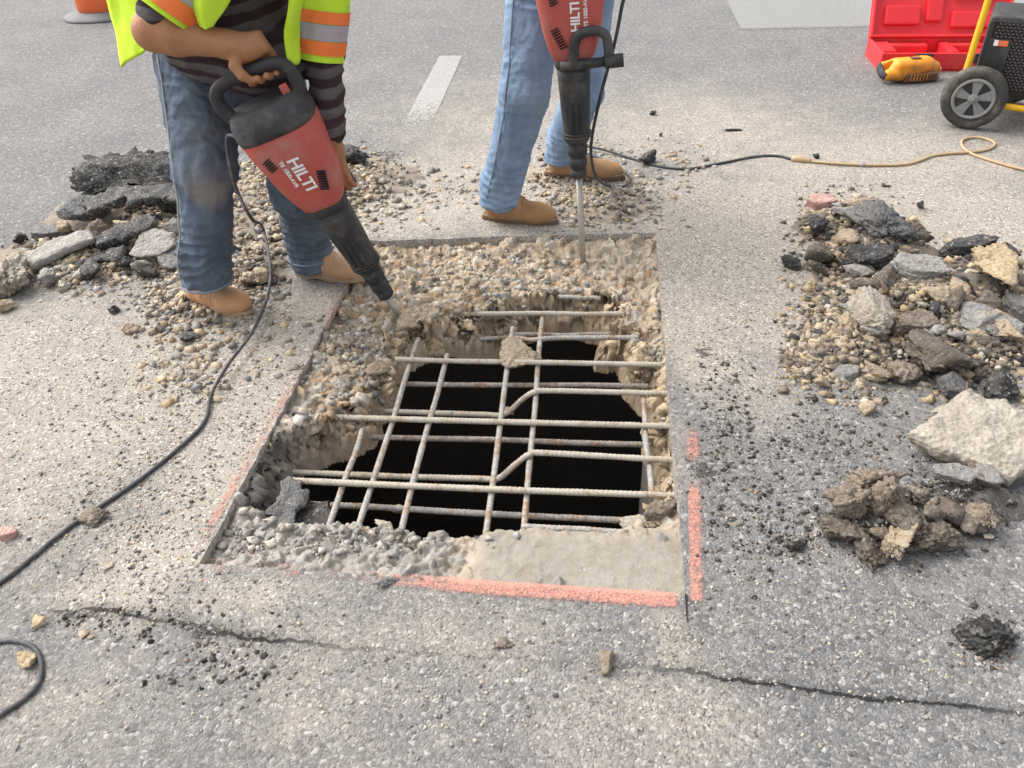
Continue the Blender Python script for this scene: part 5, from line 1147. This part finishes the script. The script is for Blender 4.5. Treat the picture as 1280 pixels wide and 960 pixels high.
# vest
vest = None
def sheet(rows, thick, name, mat, parent, origin, seed=0, amp=.008):
    Rw = np.array([catmull(r, 8) for r in rows]); Gd = np.stack([catmull(Rw[:, j], 8) for j in range(Rw.shape[1])], 1); nu, nv = Gd.shape[:2]
    N = np.cross(np.gradient(Gd, axis=0), np.gradient(Gd, axis=1)); N /= np.linalg.norm(N, axis=2)[..., None] + 1e-9
    Gd = Gd + N * (amp * fbm(Gd * np.array([14, 14, 5]), seed, 3))[..., None]; V = np.vstack([(Gd + N * thick / 2).reshape(-1, 3), (Gd - N * thick / 2).reshape(-1, 3)]); o = nu * nv; F = []
    for i in range(nu - 1):
        for j in range(nv - 1):
            a = i * nv + j; F.append((a, a + nv, a + nv + 1, a + 1)); F.append((o + a, o + a + 1, o + a + nv + 1, o + a + nv))
    bd = [i * nv for i in range(nu)] + [(nu - 1) * nv + j for j in range(1, nv)] + [i * nv + nv - 1 for i in range(nu - 2, -1, -1)] + [j for j in range(nv - 2, 0, -1)]
    for a, b in zip(bd, bd[1:] + bd[:1]): F.append((a, o + a, o + b, b))
    return V, F
def sleeve_rings(A_, B_, ra, rb, ts, seed, n=40, puff=0):
    A_, B_ = np.asarray(A_, float), np.asarray(B_, float); ax = nrm(B_ - A_); u = nrm(np.cross(ax, [0, 1, .2])); v = np.cross(ax, u); a = np.arange(n) * 2 * np.pi / n; out = []
    for t in ts:
        c = A_ + (B_ - A_) * t; r = (ra + (rb - ra) * t) * (1 + .10 * fbm(np.c_[np.cos(a) * 1.6, np.sin(a) * 1.6, np.full(n, t * 2.2)], seed, 3)) + puff
        out.append(c + r[:, None] * (np.cos(a)[:, None] * u + np.sin(a)[:, None] * v))
    return out
vg = Geo()
back = [[PY(122, -150, 2.80), PY(130, -60, 2.82), PY(136, 0, 2.83), PY(147, 45, 2.83), PY(153, 84, 2.83)], [PY(170, -150, 2.74), PY(172, -60, 2.74), PY(172, 0, 2.74), PY(170, 40, 2.73), PY(172, 70, 2.73)],
        [PY(215, -150, 2.70), PY(215, -60, 2.70), PY(205, 0, 2.70), PY(192, 30, 2.69), PY(186, 57, 2.68)], [PY(250, -150, 2.72), PY(250, -60, 2.66), PY(240, 0, 2.65), PY(230, 30, 2.64), PY(222, 56, 2.64)]]
vg.add(*sheet(back, .006, '', None, None, None, 81, .02))
fr = [[PY(225, -160, 2.46), PY(230, -80, 2.43), PY(238, -10, 2.41), PY(246, 20, 2.40), PY(250, 32, 2.40)], [PY(262, -160, 2.42), PY(262, -80, 2.38), PY(255, -10, 2.37), PY(253, 22, 2.37), PY(256, 37, 2.37)], [PY(330, -160, 2.44), PY(312, -80, 2.40), PY(292, -10, 2.40), PY(276, 20, 2.39), PY(267, 34, 2.39)]]
vg.add(*sheet(fr, .006, '', None, None, None, 83, .014))
fl = [[PY(352, -150, 2.44), PY(360, -60, 2.43), PY(362, 0, 2.43), PY(355, 40, 2.43), PY(360, 78, 2.43)], [PY(372, -150, 2.44), PY(374, -60, 2.43), PY(372, 0, 2.43), PY(364, 40, 2.44), PY(368, 82, 2.44)], [PY(392, -150, 2.50), PY(388, -60, 2.48), PY(378, 0, 2.48), PY(374, 40, 2.48), PY(374, 76, 2.48)]]
vg.add(*sheet(fl, .006, '', None, None, None, 85, .014))
smR = eR + (shR - eR) * .15; sT = shR + np.array([.02, .01, .02])
tsv = np.linspace(0, 1, 16)
slR = sleeve_rings(smR, sT, .100, .112, tsv, 87); vg.add(*loft(slR, False)); slRi = sleeve_rings(smR, sT, .096, .108, tsv, 87); vg.add(*loft(slRi, False))
mL = PY(400, 74, 2.565); slL = sleeve_rings(mL, shL, .073, .100, tsv, 89); vg.add(*loft(slL, False)); vg.add(*loft(sleeve_rings(mL, shL, .069, .096, tsv, 89), False))
# yoke over the shoulders
vest = vg.build('safety_vest', MAT['lime'], p1, True, W1)
yk = Field((-1.35, 2.20, .85), (-.35, 3.05, 1.62), .008); yk.ell(chest + np.array([0, 0, .02]), (.255, .17, .24), spx, .06); yk.cap(chest - l1 * .16 + [0, 0, .09], shR, .105, .108, k=.05); yk.cap(chest + l1 * .14 + [0, 0, .09], shL, .105, .105, k=.05); yk.clip((0, 0, 1.10), (0, 0, -1)); yk.box(chest + f1 * .22 + np.array([0, 0, -.02]), (.06, .14, .35), .02, np.array([l1, f1, [0, 0, 1]]).T, .01, True); V, F = yk.mesh(); mk('vest_yoke', V, F, MAT['lime'], vest, True, W1)
for (A_, B_, ra, rb, sd_, lst) in ((smR, sT, .100, .112, 87, ((.04, .17, 'orange'), (.175, .34, 'silver'), (.345, .47, 'orange'))), (mL, shL, .073, .100, 89, ((.05, .15, 'orange'), (.155, .27, 'silver'), (.275, .36, 'orange'), (.62, .85, 'silver'), (.86, .97, 'orange')))):
    for a0, a1, mm in lst:
        if mm == 'silver' and a0 > .5: pass
        v_, f_ = loft(sleeve_rings(A_, B_, ra, rb, np.linspace(a0, a1, 8), sd_, puff=.0035), False); mk('reflective_band', v_, f_, MAT[mm], vest, True, W1)

# ---- worker in light jeans
W2 = np.array([.22, 3.42, 0.0])
p2 = empty('person', W2, 'worker in light blue jeans and tan lace-up boots standing at the far edge', 'person')
a2A, a2B = ankle(G(607, 273), G(694, 280)), ankle(G(684, 219), G(777, 224)); k2A, k2B = PY(656, 118, 3.17), PY(727, 115, 3.50); h2A, h2B = PY(672, -32, 3.28), PY(735, -28, 3.48)
h2c = (h2A + h2B) / 2; f2 = nrm([.62, -.78, 0]); l2 = nrm(np.array([.78, .62, 0]))
jf2 = Field((-.25, 2.95, .03), (.75, 3.85, 1.08), .0066)
jf2.cap(h2A, k2A, .112, .092, k=.03); jf2.cap(k2A, a2A + [0, 0, .02], .092, .083, k=.03); jf2.cap(h2B, k2B, .112, .090, k=.03); jf2.cap(k2B, a2B + [0, 0, .02], .086, .076, k=.03)
jf2.ell(h2c + [0, 0, .06], (.175, .135, .15), np.array([l2, f2, [0, 0, 1]]).T, .05)
for a_ in (a2A, a2B): jf2.cap(a_ + [0, 0, .08], a_ + [0, 0, -.03], .083, .088, k=.02)
jf2.clip((0, 0, 1.02), (0, 0, 1)); jf2.clip((0, 0, .076), (0, 0, -1))
V, F = jf2.mesh(); V = relax(V, F, 2); V = wrinkle(V, F, 91, .016, None, [(a2A + [0, 0, .07], .13, (.2, .1, 1), 85, .0065), (a2B + [0, 0, .07], .12, (.1, .1, 1), 90, .006), (k2A + [0, .05, 0], .12, (.2, .3, 1), 75, .005), (h2A + [0, -.1, -.05], .13, (.4, .2, 1), 70, .005)])
jm2 = denim_material('light_blue_denim', (.125, .205, .335), (.22, .31, .44), [(k2A + np.array([.05, -.08, 0]) - W2, .12, (.30, .36, .44), .6), (PY(690, 190, 3.1) - W2, .08, (.30, .30, .29), .4)], (.36, .34, .31))
jeans2 = mk('jeans', V, F, jm2, p2, True, W2)
for a_ in (a2A, a2B):
    v_, f_ = ring_tube(jf2, a_ + np.array([0, 0, -.012]), (0, 0, 1), .0045); mk('hem', v_, f_, MAT['hem'], jeans2, True, W2)
sp = []
for q, (A_, B_) in enumerate(((h2A, k2A), (k2A, a2A))):
    for t in np.linspace(0, 1, 16)[(q > 0):]: sp.append(jf2.surf(A_ + (B_ - A_) * t, np.array([-.72, -.69, 0]), .2) + np.array([-.72, -.69, 0]) * .004)
sp = np.array(sp); sp = (sp + np.roll(sp, 1, 0) + np.roll(sp, -1, 0))[1:-1] / 3; g = Geo(); g.tube(sp, .003, 6); g.build('side_seam', MAT['hem'], jeans2, True, W2)
ch2 = h2c + f2 * .17 + np.array([0, 0, .42]); s2R, s2L = ch2 - l2 * .2 + [0, 0, .08], ch2 + l2 * .2 + [0, 0, .08]; g2 = wpt(MW2, (-.04, 0, D2['bar'])); g2b = wpt(MW2, (.05, 0, D2['bar'])); bx2 = wpt(MW2, (1, 0, 0)) - wpt(MW2, (0, 0, 0))
e2R, e2L = (s2R + g2) / 2 - l2 * .10 + np.array([0, .02, -.04]), (s2L + g2b) / 2 + l2 * .10 + np.array([0, .02, -.04])
sf2 = Field((-.45, 2.75, .82), (.85, 3.95, 1.75), .008); t2 = nrm(ch2 - h2c); sx2 = np.array([l2, np.cross(t2, l2) * -1, t2]).T
sf2.cap(h2c + [0, 0, .06], ch2, .15, .16, k=.06); sf2.ell(ch2, (.22, .14, .22), sx2, .06); sf2.cap(ch2 - l2 * .14 + [0, 0, .08], s2R, .09, .08, k=.05); sf2.cap(ch2 + l2 * .14 + [0, 0, .08], s2L, .09, .08, k=.05); sf2.cap(s2R, s2R + (e2R - s2R) * .7, .078, .074, k=.03); sf2.cap(s2L, s2L + (e2L - s2L) * .7, .078, .074, k=.03); sf2.clip((0, 0, .96), (0, 0, -1))
V, F = sf2.mesh(); V = wrinkle(relax(V, F, 1), F, 93, .009); mk('shirt', V, F, MAT['greytee'], p2, True, W2)
bb = Field((-.5, 2.70, .02), (.9, 3.95, 1.98), .0058)
for A_, K_, Hh in ((a2A, k2A, h2A), (a2B, k2B, h2B)): bb.cap(Hh, K_, .082, .062, k=.04); bb.cap(K_, A_, .060, .045, k=.03)
bb.cap(h2c, ch2, .12, .13, k=.05)
for s_, e_, gg, sg in ((s2R, e2R, g2, 1), (s2L, e2L, g2b, 1)):
    wr = gg + nrm(e_ - gg) * .085; bb.cap(s_, e_, .054, .045, k=.03); bb.chain([e_, e_ + (wr - e_) * .3, wr], [.046, .047, .031], .02); fist(bb, gg, bx2 * (1 if sg > 0 else -1), wr, .0185, sgn=1)
nk = ch2 + t2 * .18 + np.array([0, 0, .04]); hd2 = nk + np.array([0, 0, .13]) + f2 * .05; bb.cap(nk - t2 * .06, hd2, .06, .055, k=.04); Lp2, hr2 = head(bb, hd2 + np.array([0, 0, .05]), nrm(f2 + np.array([0, 0, -.45]))); V, F = bb.mesh(); mk('body', relax(V, F, 1), F, MAT['skin'], p2, True, W2)
hf_ = Field(hd2 - .2, hd2 + .25, .006); hf_.ell(Lp2(-.012, 0, .035), (.102, .084, .106), hr2, .01); hf_.box(Lp2(.08, 0, -.08), (.06, .12, .10), .01, hr2, .01, True); hf_.box(Lp2(0.02, 0, -.12), (.12, .12, .07), .01, hr2, .01, True); V, F = hf_.mesh(); mk('hair', V, F, MAT['hair'], p2, True, W2)
boot(p2, G(607, 273), G(694, 280), MAT['boot2'], MAT['sole2'], True, W2); boot(p2, G(684, 219), G(777, 224), MAT['boot2'], MAT['sole2'], True, W2)

# ------------------------------------------------------------------ cords
def cord(name, pts, r, mat, label, cat, parent=None, n=8, wob=.004):
    P = catmull(np.array(pts), 12); V, F = tube(P, r, n); o = mk(name, V, F, mat, None, True, P[0]); o.location = P[0]
    return tag(o, label, cat)
def onG(u, v, r): p = G(u, v); return np.array([p[0], p[1], floor_z(p) + r])
hb = wpt(MW1, (-.125, -.03, D1['z4'] + .03))
cord('power_cord', [hb, PY(284, 172, 2.46), PY(287, 205, 2.44), PY(297, 240, 2.43), PY(315, 274, 2.44), onG(334, 308, .07), onG(341, 345, .035)] + [onG(u, v, .006 + .024 * (v < 470) + .010 * (470 <= v < 520)) for u, v in ((337, 380), (318, 425), (288, 465), (266, 497), (258, 525), (238, 550), (175, 602), (90, 660), (40, 700), (5, 728), (-60, 772), (-130, 830), (-120, 930), (-40, 915), (10, 890), (42, 866), (53, 840), (46, 814), (22, 803), (-10, 806), (-60, 830))], .0058, MAT['cord'], 'black power cord trailing from the tilted breaker past the boots to the lower left', 'power cord')
tb = wpt(MW2, (.125, .0, D2['z4'] + .06))
cord('power_cord', [tb, PY(782, -25, 2.92), PY(777, 10, 2.92), PY(768, 55, 2.91), PY(752, 115, 2.93), PY(741, 165, 3.0), PY(739, 195, 3.08), PY(746, 222, 3.12), onG(762, 240, .012), onG(782, 238, .012), onG(786, 222, .012), onG(760, 205, .012), onG(735, 196, .01), onG(700, 192, .02), onG(690, 196, .02), onG(700, 186, .022), onG(745, 190, .02)] + [onG(u, v, .006) for u, v in ((790, 199), (825, 209), (860, 212), (900, 205), (945, 196), (972, 196), (990, 200))], .0062, MAT['cord'], 'black power cord hanging from the upright breaker and running to the tan cord', 'power cord')
ec = [onG(u, v, .007) for u, v in ((1008, 203), (1040, 206), (1075, 208), (1105, 208), (1132, 207), (1148, 203), (1165, 196), (1190, 193), (1215, 191), (1236, 187), (1243, 180), (1232, 174), (1215, 172.5), (1203, 176), (1203, 184), (1214, 193), (1235, 201), (1262, 209), (1290, 216), (1360, 235))]
ext = cord('extension_cord', ec, .0068, MAT['tancord'], 'tan extension cord looping across the asphalt in front of the wheel', 'extension cord')
a, b = onG(989, 200, .012), onG(1014, 203.5, .010); V, F = tube(np.linspace(a, b, 6), [.012, .017, .017, .016, .012, .008], 12); mk('connector', V, F, MAT['tancord'], ext, True, np.array(ext.location))
a, b = onG(1074, 208, .0085), onG(1080, 208, .0085); V, F = tube(np.linspace(a, b, 3), .0098, 10); mk('tape_wrap', V, F, MAT['silver'], ext, True, np.array(ext.location))

# ------------------------------------------------------------------ generator
gw = G(1206, 159); gyaw = R(-30)
gx = np.array([math.cos(gyaw), math.sin(gyaw), 0]); gy = np.array([-math.sin(gyaw), math.cos(gyaw), 0])
gen = empty('generator', gw, 'black portable generator on a yellow tube frame with wheels at the right border', 'generator'); gen.rotation_euler = (0, 0, gyaw)
RW = .155
def wheel(c, nm='wheel'):
    ty = Geo(); n = 48; prof = [(.100, -.030), (.118, -.038), (.140, -.038), (.152, -.026), (.155, 0), (.152, .026), (.140, .038), (.118, .038), (.100, .030)]
    rings = []
    for k in range(n):
        a = 2 * np.pi * k / n; rings.append(np.array([(c[0] + r * math.cos(a), c[1] + y, c[2] + r * math.sin(a)) for r, y in prof]))
    V = np.vstack(rings); m = len(prof); F = [(k * m + j, k * m + j + 1, ((k + 1) % n) * m + j + 1, ((k + 1) % n) * m + j) for k in range(n) for j in range(m - 1)]
    F += [(k * m + m - 1, k * m, ((k + 1) % n) * m, ((k + 1) % n) * m + m - 1) for k in range(n)]; ty.add(V, F); t = ty.build(nm, MAT['tyre'], gen)
    sd = -1 if c[1] <= .2 else 1
    rm = Geo(); rot90 = lambda g_, y0, y1, r, n_=32: g_.tube([(c[0], c[1] + y0, c[2]), (c[0], c[1] + y1, c[2])], r, n_)
    V, F = tube([(c[0], c[1] + y, c[2]) for y in (-.026, .026)], .101, 40); rm.add(V, F); rim = rm.build('rim', MAT['black'], t, False)
    sp_ = Geo()
    V, F = tube([(c[0] + .094 * math.cos(a), c[1] - .032, c[2] + .094 * math.sin(a)) for a in np.linspace(0, 2 * np.pi, 41)], .009, 8, False); sp_.add(V, F)
    for k in range(5):
        a = 2 * np.pi * k / 5 + .3; da = .30; pts = []
        for y in (-.034, -.022):
            pts += [(c[0] + r * math.cos(a + s), c[1] + y, c[2] + r * math.sin(a + s)) for r, s in ((.022, -.5), (.094, -da), (.094, da), (.022, .5))]
        sp_.add(pts, [(0, 1, 2, 3)[::-1], (4, 5, 6, 7), (0, 1, 5, 4), (1, 2, 6, 5), (2, 3, 7, 6), (3, 0, 4, 7)])
    sp_.build('spokes', MAT['grey'], t, False)
    hb_ = Geo(); hb_.tube([(c[0], c[1] + y, c[2]) for y in (-.040, -.036, -.020)], [.018, .026, .028], 20); hb_.tube([(c[0], c[1] - .052, c[2]), (c[0], c[1] - .04, c[2])], .010, 6); hb_.build('hub', MAT['grey'], t)
wheel((0, 0, RW)); wheel((.16, .52, RW))
BX0, BX1, BZ0, BZ1, BY0, BY1 = -.03, .34, .16, .53, .07, .46
g = Geo(); g.box(((BX0 + BX1) / 2, (BY0 + BY1) / 2, (BZ0 + BZ1) / 2), ((BX1 - BX0) / 2, (BY1 - BY0) / 2, (BZ1 - BZ0) / 2), .022); hsg = g.build('housing', MAT['black'], gen, False)
g = Geo(); r_ = np.random.default_rng(3)
for i in range(17):
    for k in range(22):
        x = BX0 + .045 + i * .0185 + (.009 if k % 2 else 0); z = BZ0 + .035 + k * .0145
        if x > BX1 - .04 or (x < BX0 + .125 and z < BZ0 + .27 and z > BZ0 + .10): continue
        g.box((x, BY0 - .0035, z), (.0058, .004, .0030), 0, np.array(Matrix.Rotation(.6 if (i + k) % 2 else -.6, 3, 'Y')))
q = g.build('grille_bars', MAT['darkgrey'], hsg, False); q['kind'] = 'stuff'
g = Geo(); g.box(((BX0 + BX1) / 2, BY0 + .002, (BZ0 + BZ1) / 2), ((BX1 - BX0) / 2 - .025, .004, (BZ1 - BZ0) / 2 - .022), .002); g.build('grille_panel', MAT['darkslot'], hsg, False)
g = Geo(); g.box((BX0 + .075, BY0 - .004, BZ0 + .185), (.050, .008, .085), .006); g.build('outlet_plate', MAT['black'], hsg, False)
g = Geo()
for r0, y in ((.036, .014), (.026, .018), (.012, .022)): g.tube([(BX0 + .075, BY0 - .004, BZ0 + .165), (BX0 + .075, BY0 - y, BZ0 + .165)], r0, 24)
g.build('outlet', MAT['black'], hsg, False)
g = Geo(); g.box((BX0 + .088, BY0 - .0135, BZ0 + .252), (.022, .0015, .013)); g.build('sticker', MAT['sticker'], hsg, False); g = Geo(); g.box((BX0 + .056, BY0 - .0135, BZ0 + .252), (.0095, .0015, .013)); g.build('sticker', MAT['letter'], hsg, False)
g = Geo(); g.box((.24, .30, .62), (.12, .13, .095), .03); g.tube([(.14, .20, .63), (.14, .12, .65)], .05, 20); g.build('engine', MAT['black'], gen, False)
g = Geo(); g.box((.33, .26, .74), (.2, .16, .05), .03); g.build('fuel_tank', MAT['black'], gen, False)
g = Geo(); tr = .0165
for y in (.045, .49):
    g.tube([(-.07, y, .20), (-.065, y, .50), (-.05, y, .78), (.03, y, .84), (.55, y, .84), (.62, y, .78), (.62, y, .14), (.56, y, .105), (.10, y, .118), (-.03, y, .145), (-.07, y, .20)], tr, 12, True, 6)
for x, z in ((-.05, .78), (.62, .70), (.5, .105)): g.tube([(x, .045, z), (x, .49, z)], tr, 12)
g.build('tube_frame', MAT['yellow'], gen); g = Geo(); g.tube([(0, -.03, RW), (0, .55, RW)], .012, 12); g.build('axle', MAT['steel'], gen)
for y in (.045, .49):
    g = Geo(); g.tube([(.56, y, .10), (.56, y, .0)], [.016, .024], 12); g.build('foot', MAT['rubber'], gen)

# ------------------------------------------------------------------ open red case, hand tool, drum
cp = G(1098, 90); cyaw = R(-9); case = empty('tool_case', cp, 'open bright red plastic tool case lying behind the generator', 'tool case'); case.rotation_euler = (0, 0, cyaw)
def open_tray(w_, d_, h_, mat, parent, name, wall=.018, recess=()):
    g = Geo(); g.box((w_ / 2, d_ / 2, .012), (w_ / 2, d_ / 2, .012), .005)
    g.box((w_ / 2, wall / 2, h_ / 2), (w_ / 2, wall / 2, h_ / 2 - .002), .005); g.box((w_ / 2, d_ - wall / 2, h_ / 2), (w_ / 2, wall / 2, h_ / 2 - .002), .005); g.box((wall / 2, d_ / 2, h_ / 2), (wall / 2 - .001, d_ / 2 - .001, h_ / 2), .005); g.box((w_ - wall / 2, d_ / 2, h_ / 2), (wall / 2 - .001, d_ / 2 - .001, h_ / 2), .005)
    for x0, y0, x1, y1, hh in recess: g.box(((x0 + x1) / 2, (y0 + y1) / 2, hh / 2 + .01), ((x1 - x0) / 2, (y1 - y0) / 2, hh / 2), .012)
    return g.build(name, mat, parent, False)
open_tray(.86, .40, .115, MAT['casered'], case, 'tray', recess=[(.03, .03, .83, .085, .085), (.03, .12, .12, .37, .09), (.12, .30, .36, .37, .08), (.44, .13, .50, .37, .085), (.50, .31, .83, .37, .08), (.60, .12, .83, .2, .085)])
ld = open_tray(.86, .50, .07, MAT['casered'], case, 'lid', recess=[(.08, .08, .30, .20, .05), (.34, .10, .44, .40, .045), (.50, .06, .80, .16, .05), (.50, .24, .78, .42, .05)]); ld.location = (0, .415, .10); ld.rotation_euler = (R(66), 0, 0)
g = Geo()
for x in (.25, .6): g.box((x, -.006, .085), (.05, .009, .028), .004)
g.build('latch', MAT['black'], case, False); g = Geo(); g.tube([(x, .408, .10) for x in (.05, .8)], .010, 10); g.build('hinge', MAT['casered'], case)
tp = G(1104, 103); tyaw = R(2); tool = empty('hand_tool', tp, 'orange yellow handheld power tool lying in front of the red case', 'power tool'); tool.rotation_euler = (0, 0, tyaw)
fd = Field((-.06, -.12, -.02), (.42, .14, .20), .0045)
fd.box((.12, .0, .075), (.085, .060, .055), .03, None, .02); fd.cap((.06, .0, .075), (.24, .01, .085), .055, .052, k=.03); fd.cap((.22, .01, .085), (.30, .015, .07), .050, .040, k=.03)
fd.cap((.0, -.03, .05), (.07, -.03, .055), .032, .036, k=.02); fd.cap((.0, .05, .085), (.07, .045, .09), .026, .03, k=.02); fd.box((.02, .01, .07), (.022, .022, .05), .01, None, .008, True); fd.clip((0, 0, .002), (0, 0, -1))
V, F = fd.mesh(); mk('casing', relax(V, F, 1), F, MAT['tool'], tool)
g = Geo(); g.tube([(-.012, -.045, .045), (-.024, -.02, .055), (-.024, .03, .075), (-.010, .06, .09)], [.024, .024, .022, .02], 12, True, 5); g.build('grip', MAT['rubber'], tool)
fd = Field((.05, -.12, -.01), (.36, .02, .10), .0045); fd.box((.20, -.048, .035), (.105, .022, .028), .014, np.array(Matrix.Rotation(.05, 3, 'Z')), .01)
V, F = fd.mesh(); mk('side_grip', V, F, MAT['toolbrown'], tool)
g = Geo()
for k in range(6): g.box((.13 + k * .02, -.0712, .04), (.003, .0025, .02), 0)
g.build('grip_ribs', MAT['tool'], tool, False); g = Geo(); g.box((.16, -.01, .1395), (.03, .02, .003), .001); g.build('badge', MAT['toolbrown'], tool, False)
g = Geo(); g.tube([(.325 + .0 * math.cos(a), -.02 + .018 * math.cos(a), .045 + .034 * math.sin(a)) for a in np.linspace(0, 6.28, 25)], .0032, 6, False); g.build('hook_ring', MAT['steel'], tool)
dp = G(125, 22); dp[1] += .06; drum = empty('traffic_drum', dp, 'orange traffic drum on a dark rubber base behind the lime vest', 'traffic drum')
g = Geo(); a = np.linspace(0, 2 * np.pi, 48, endpoint=False)
g.loft([np.c_[r * np.cos(a), r * np.sin(a), np.full(48, z)] for r, z in ((.325, .0), (.33, .012), (.32, .026), (.26, .042), (.21, .06), (.19, .062))]); g.build('rubber_base', plain('grey_rubber_base', (.15, .15, .155), .75, var=.15, scale=6, dirt=(.24, .23, .21)), drum)
g = Geo(); g.loft([np.c_[r * np.cos(a), r * np.sin(a), np.full(48, z)] for r, z in ((.175, .058), (.19, .07), (.195, .30), (.192, .31), (.185, .45), (.18, .60), (.17, .75), (.165, .90), (.15, .93))]); dr = g.build('barrel', MAT['cone'], drum)
for z0, z1, mm in ((.30, .40, 'letter'), (.55, .65, 'letter')):
    g = Geo(); V, F = loft([np.c_[r * np.cos(a), r * np.sin(a), np.full(48, z)] for r, z in ((np.interp(z0, [.07, .3, .45, .6], [.19, .195, .185, .18]) + .003, z0), (np.interp(z1, [.07, .3, .45, .6], [.19, .195, .185, .18]) + .003, z1))], False); mk('reflective_band', V, F, MAT[mm], dr)
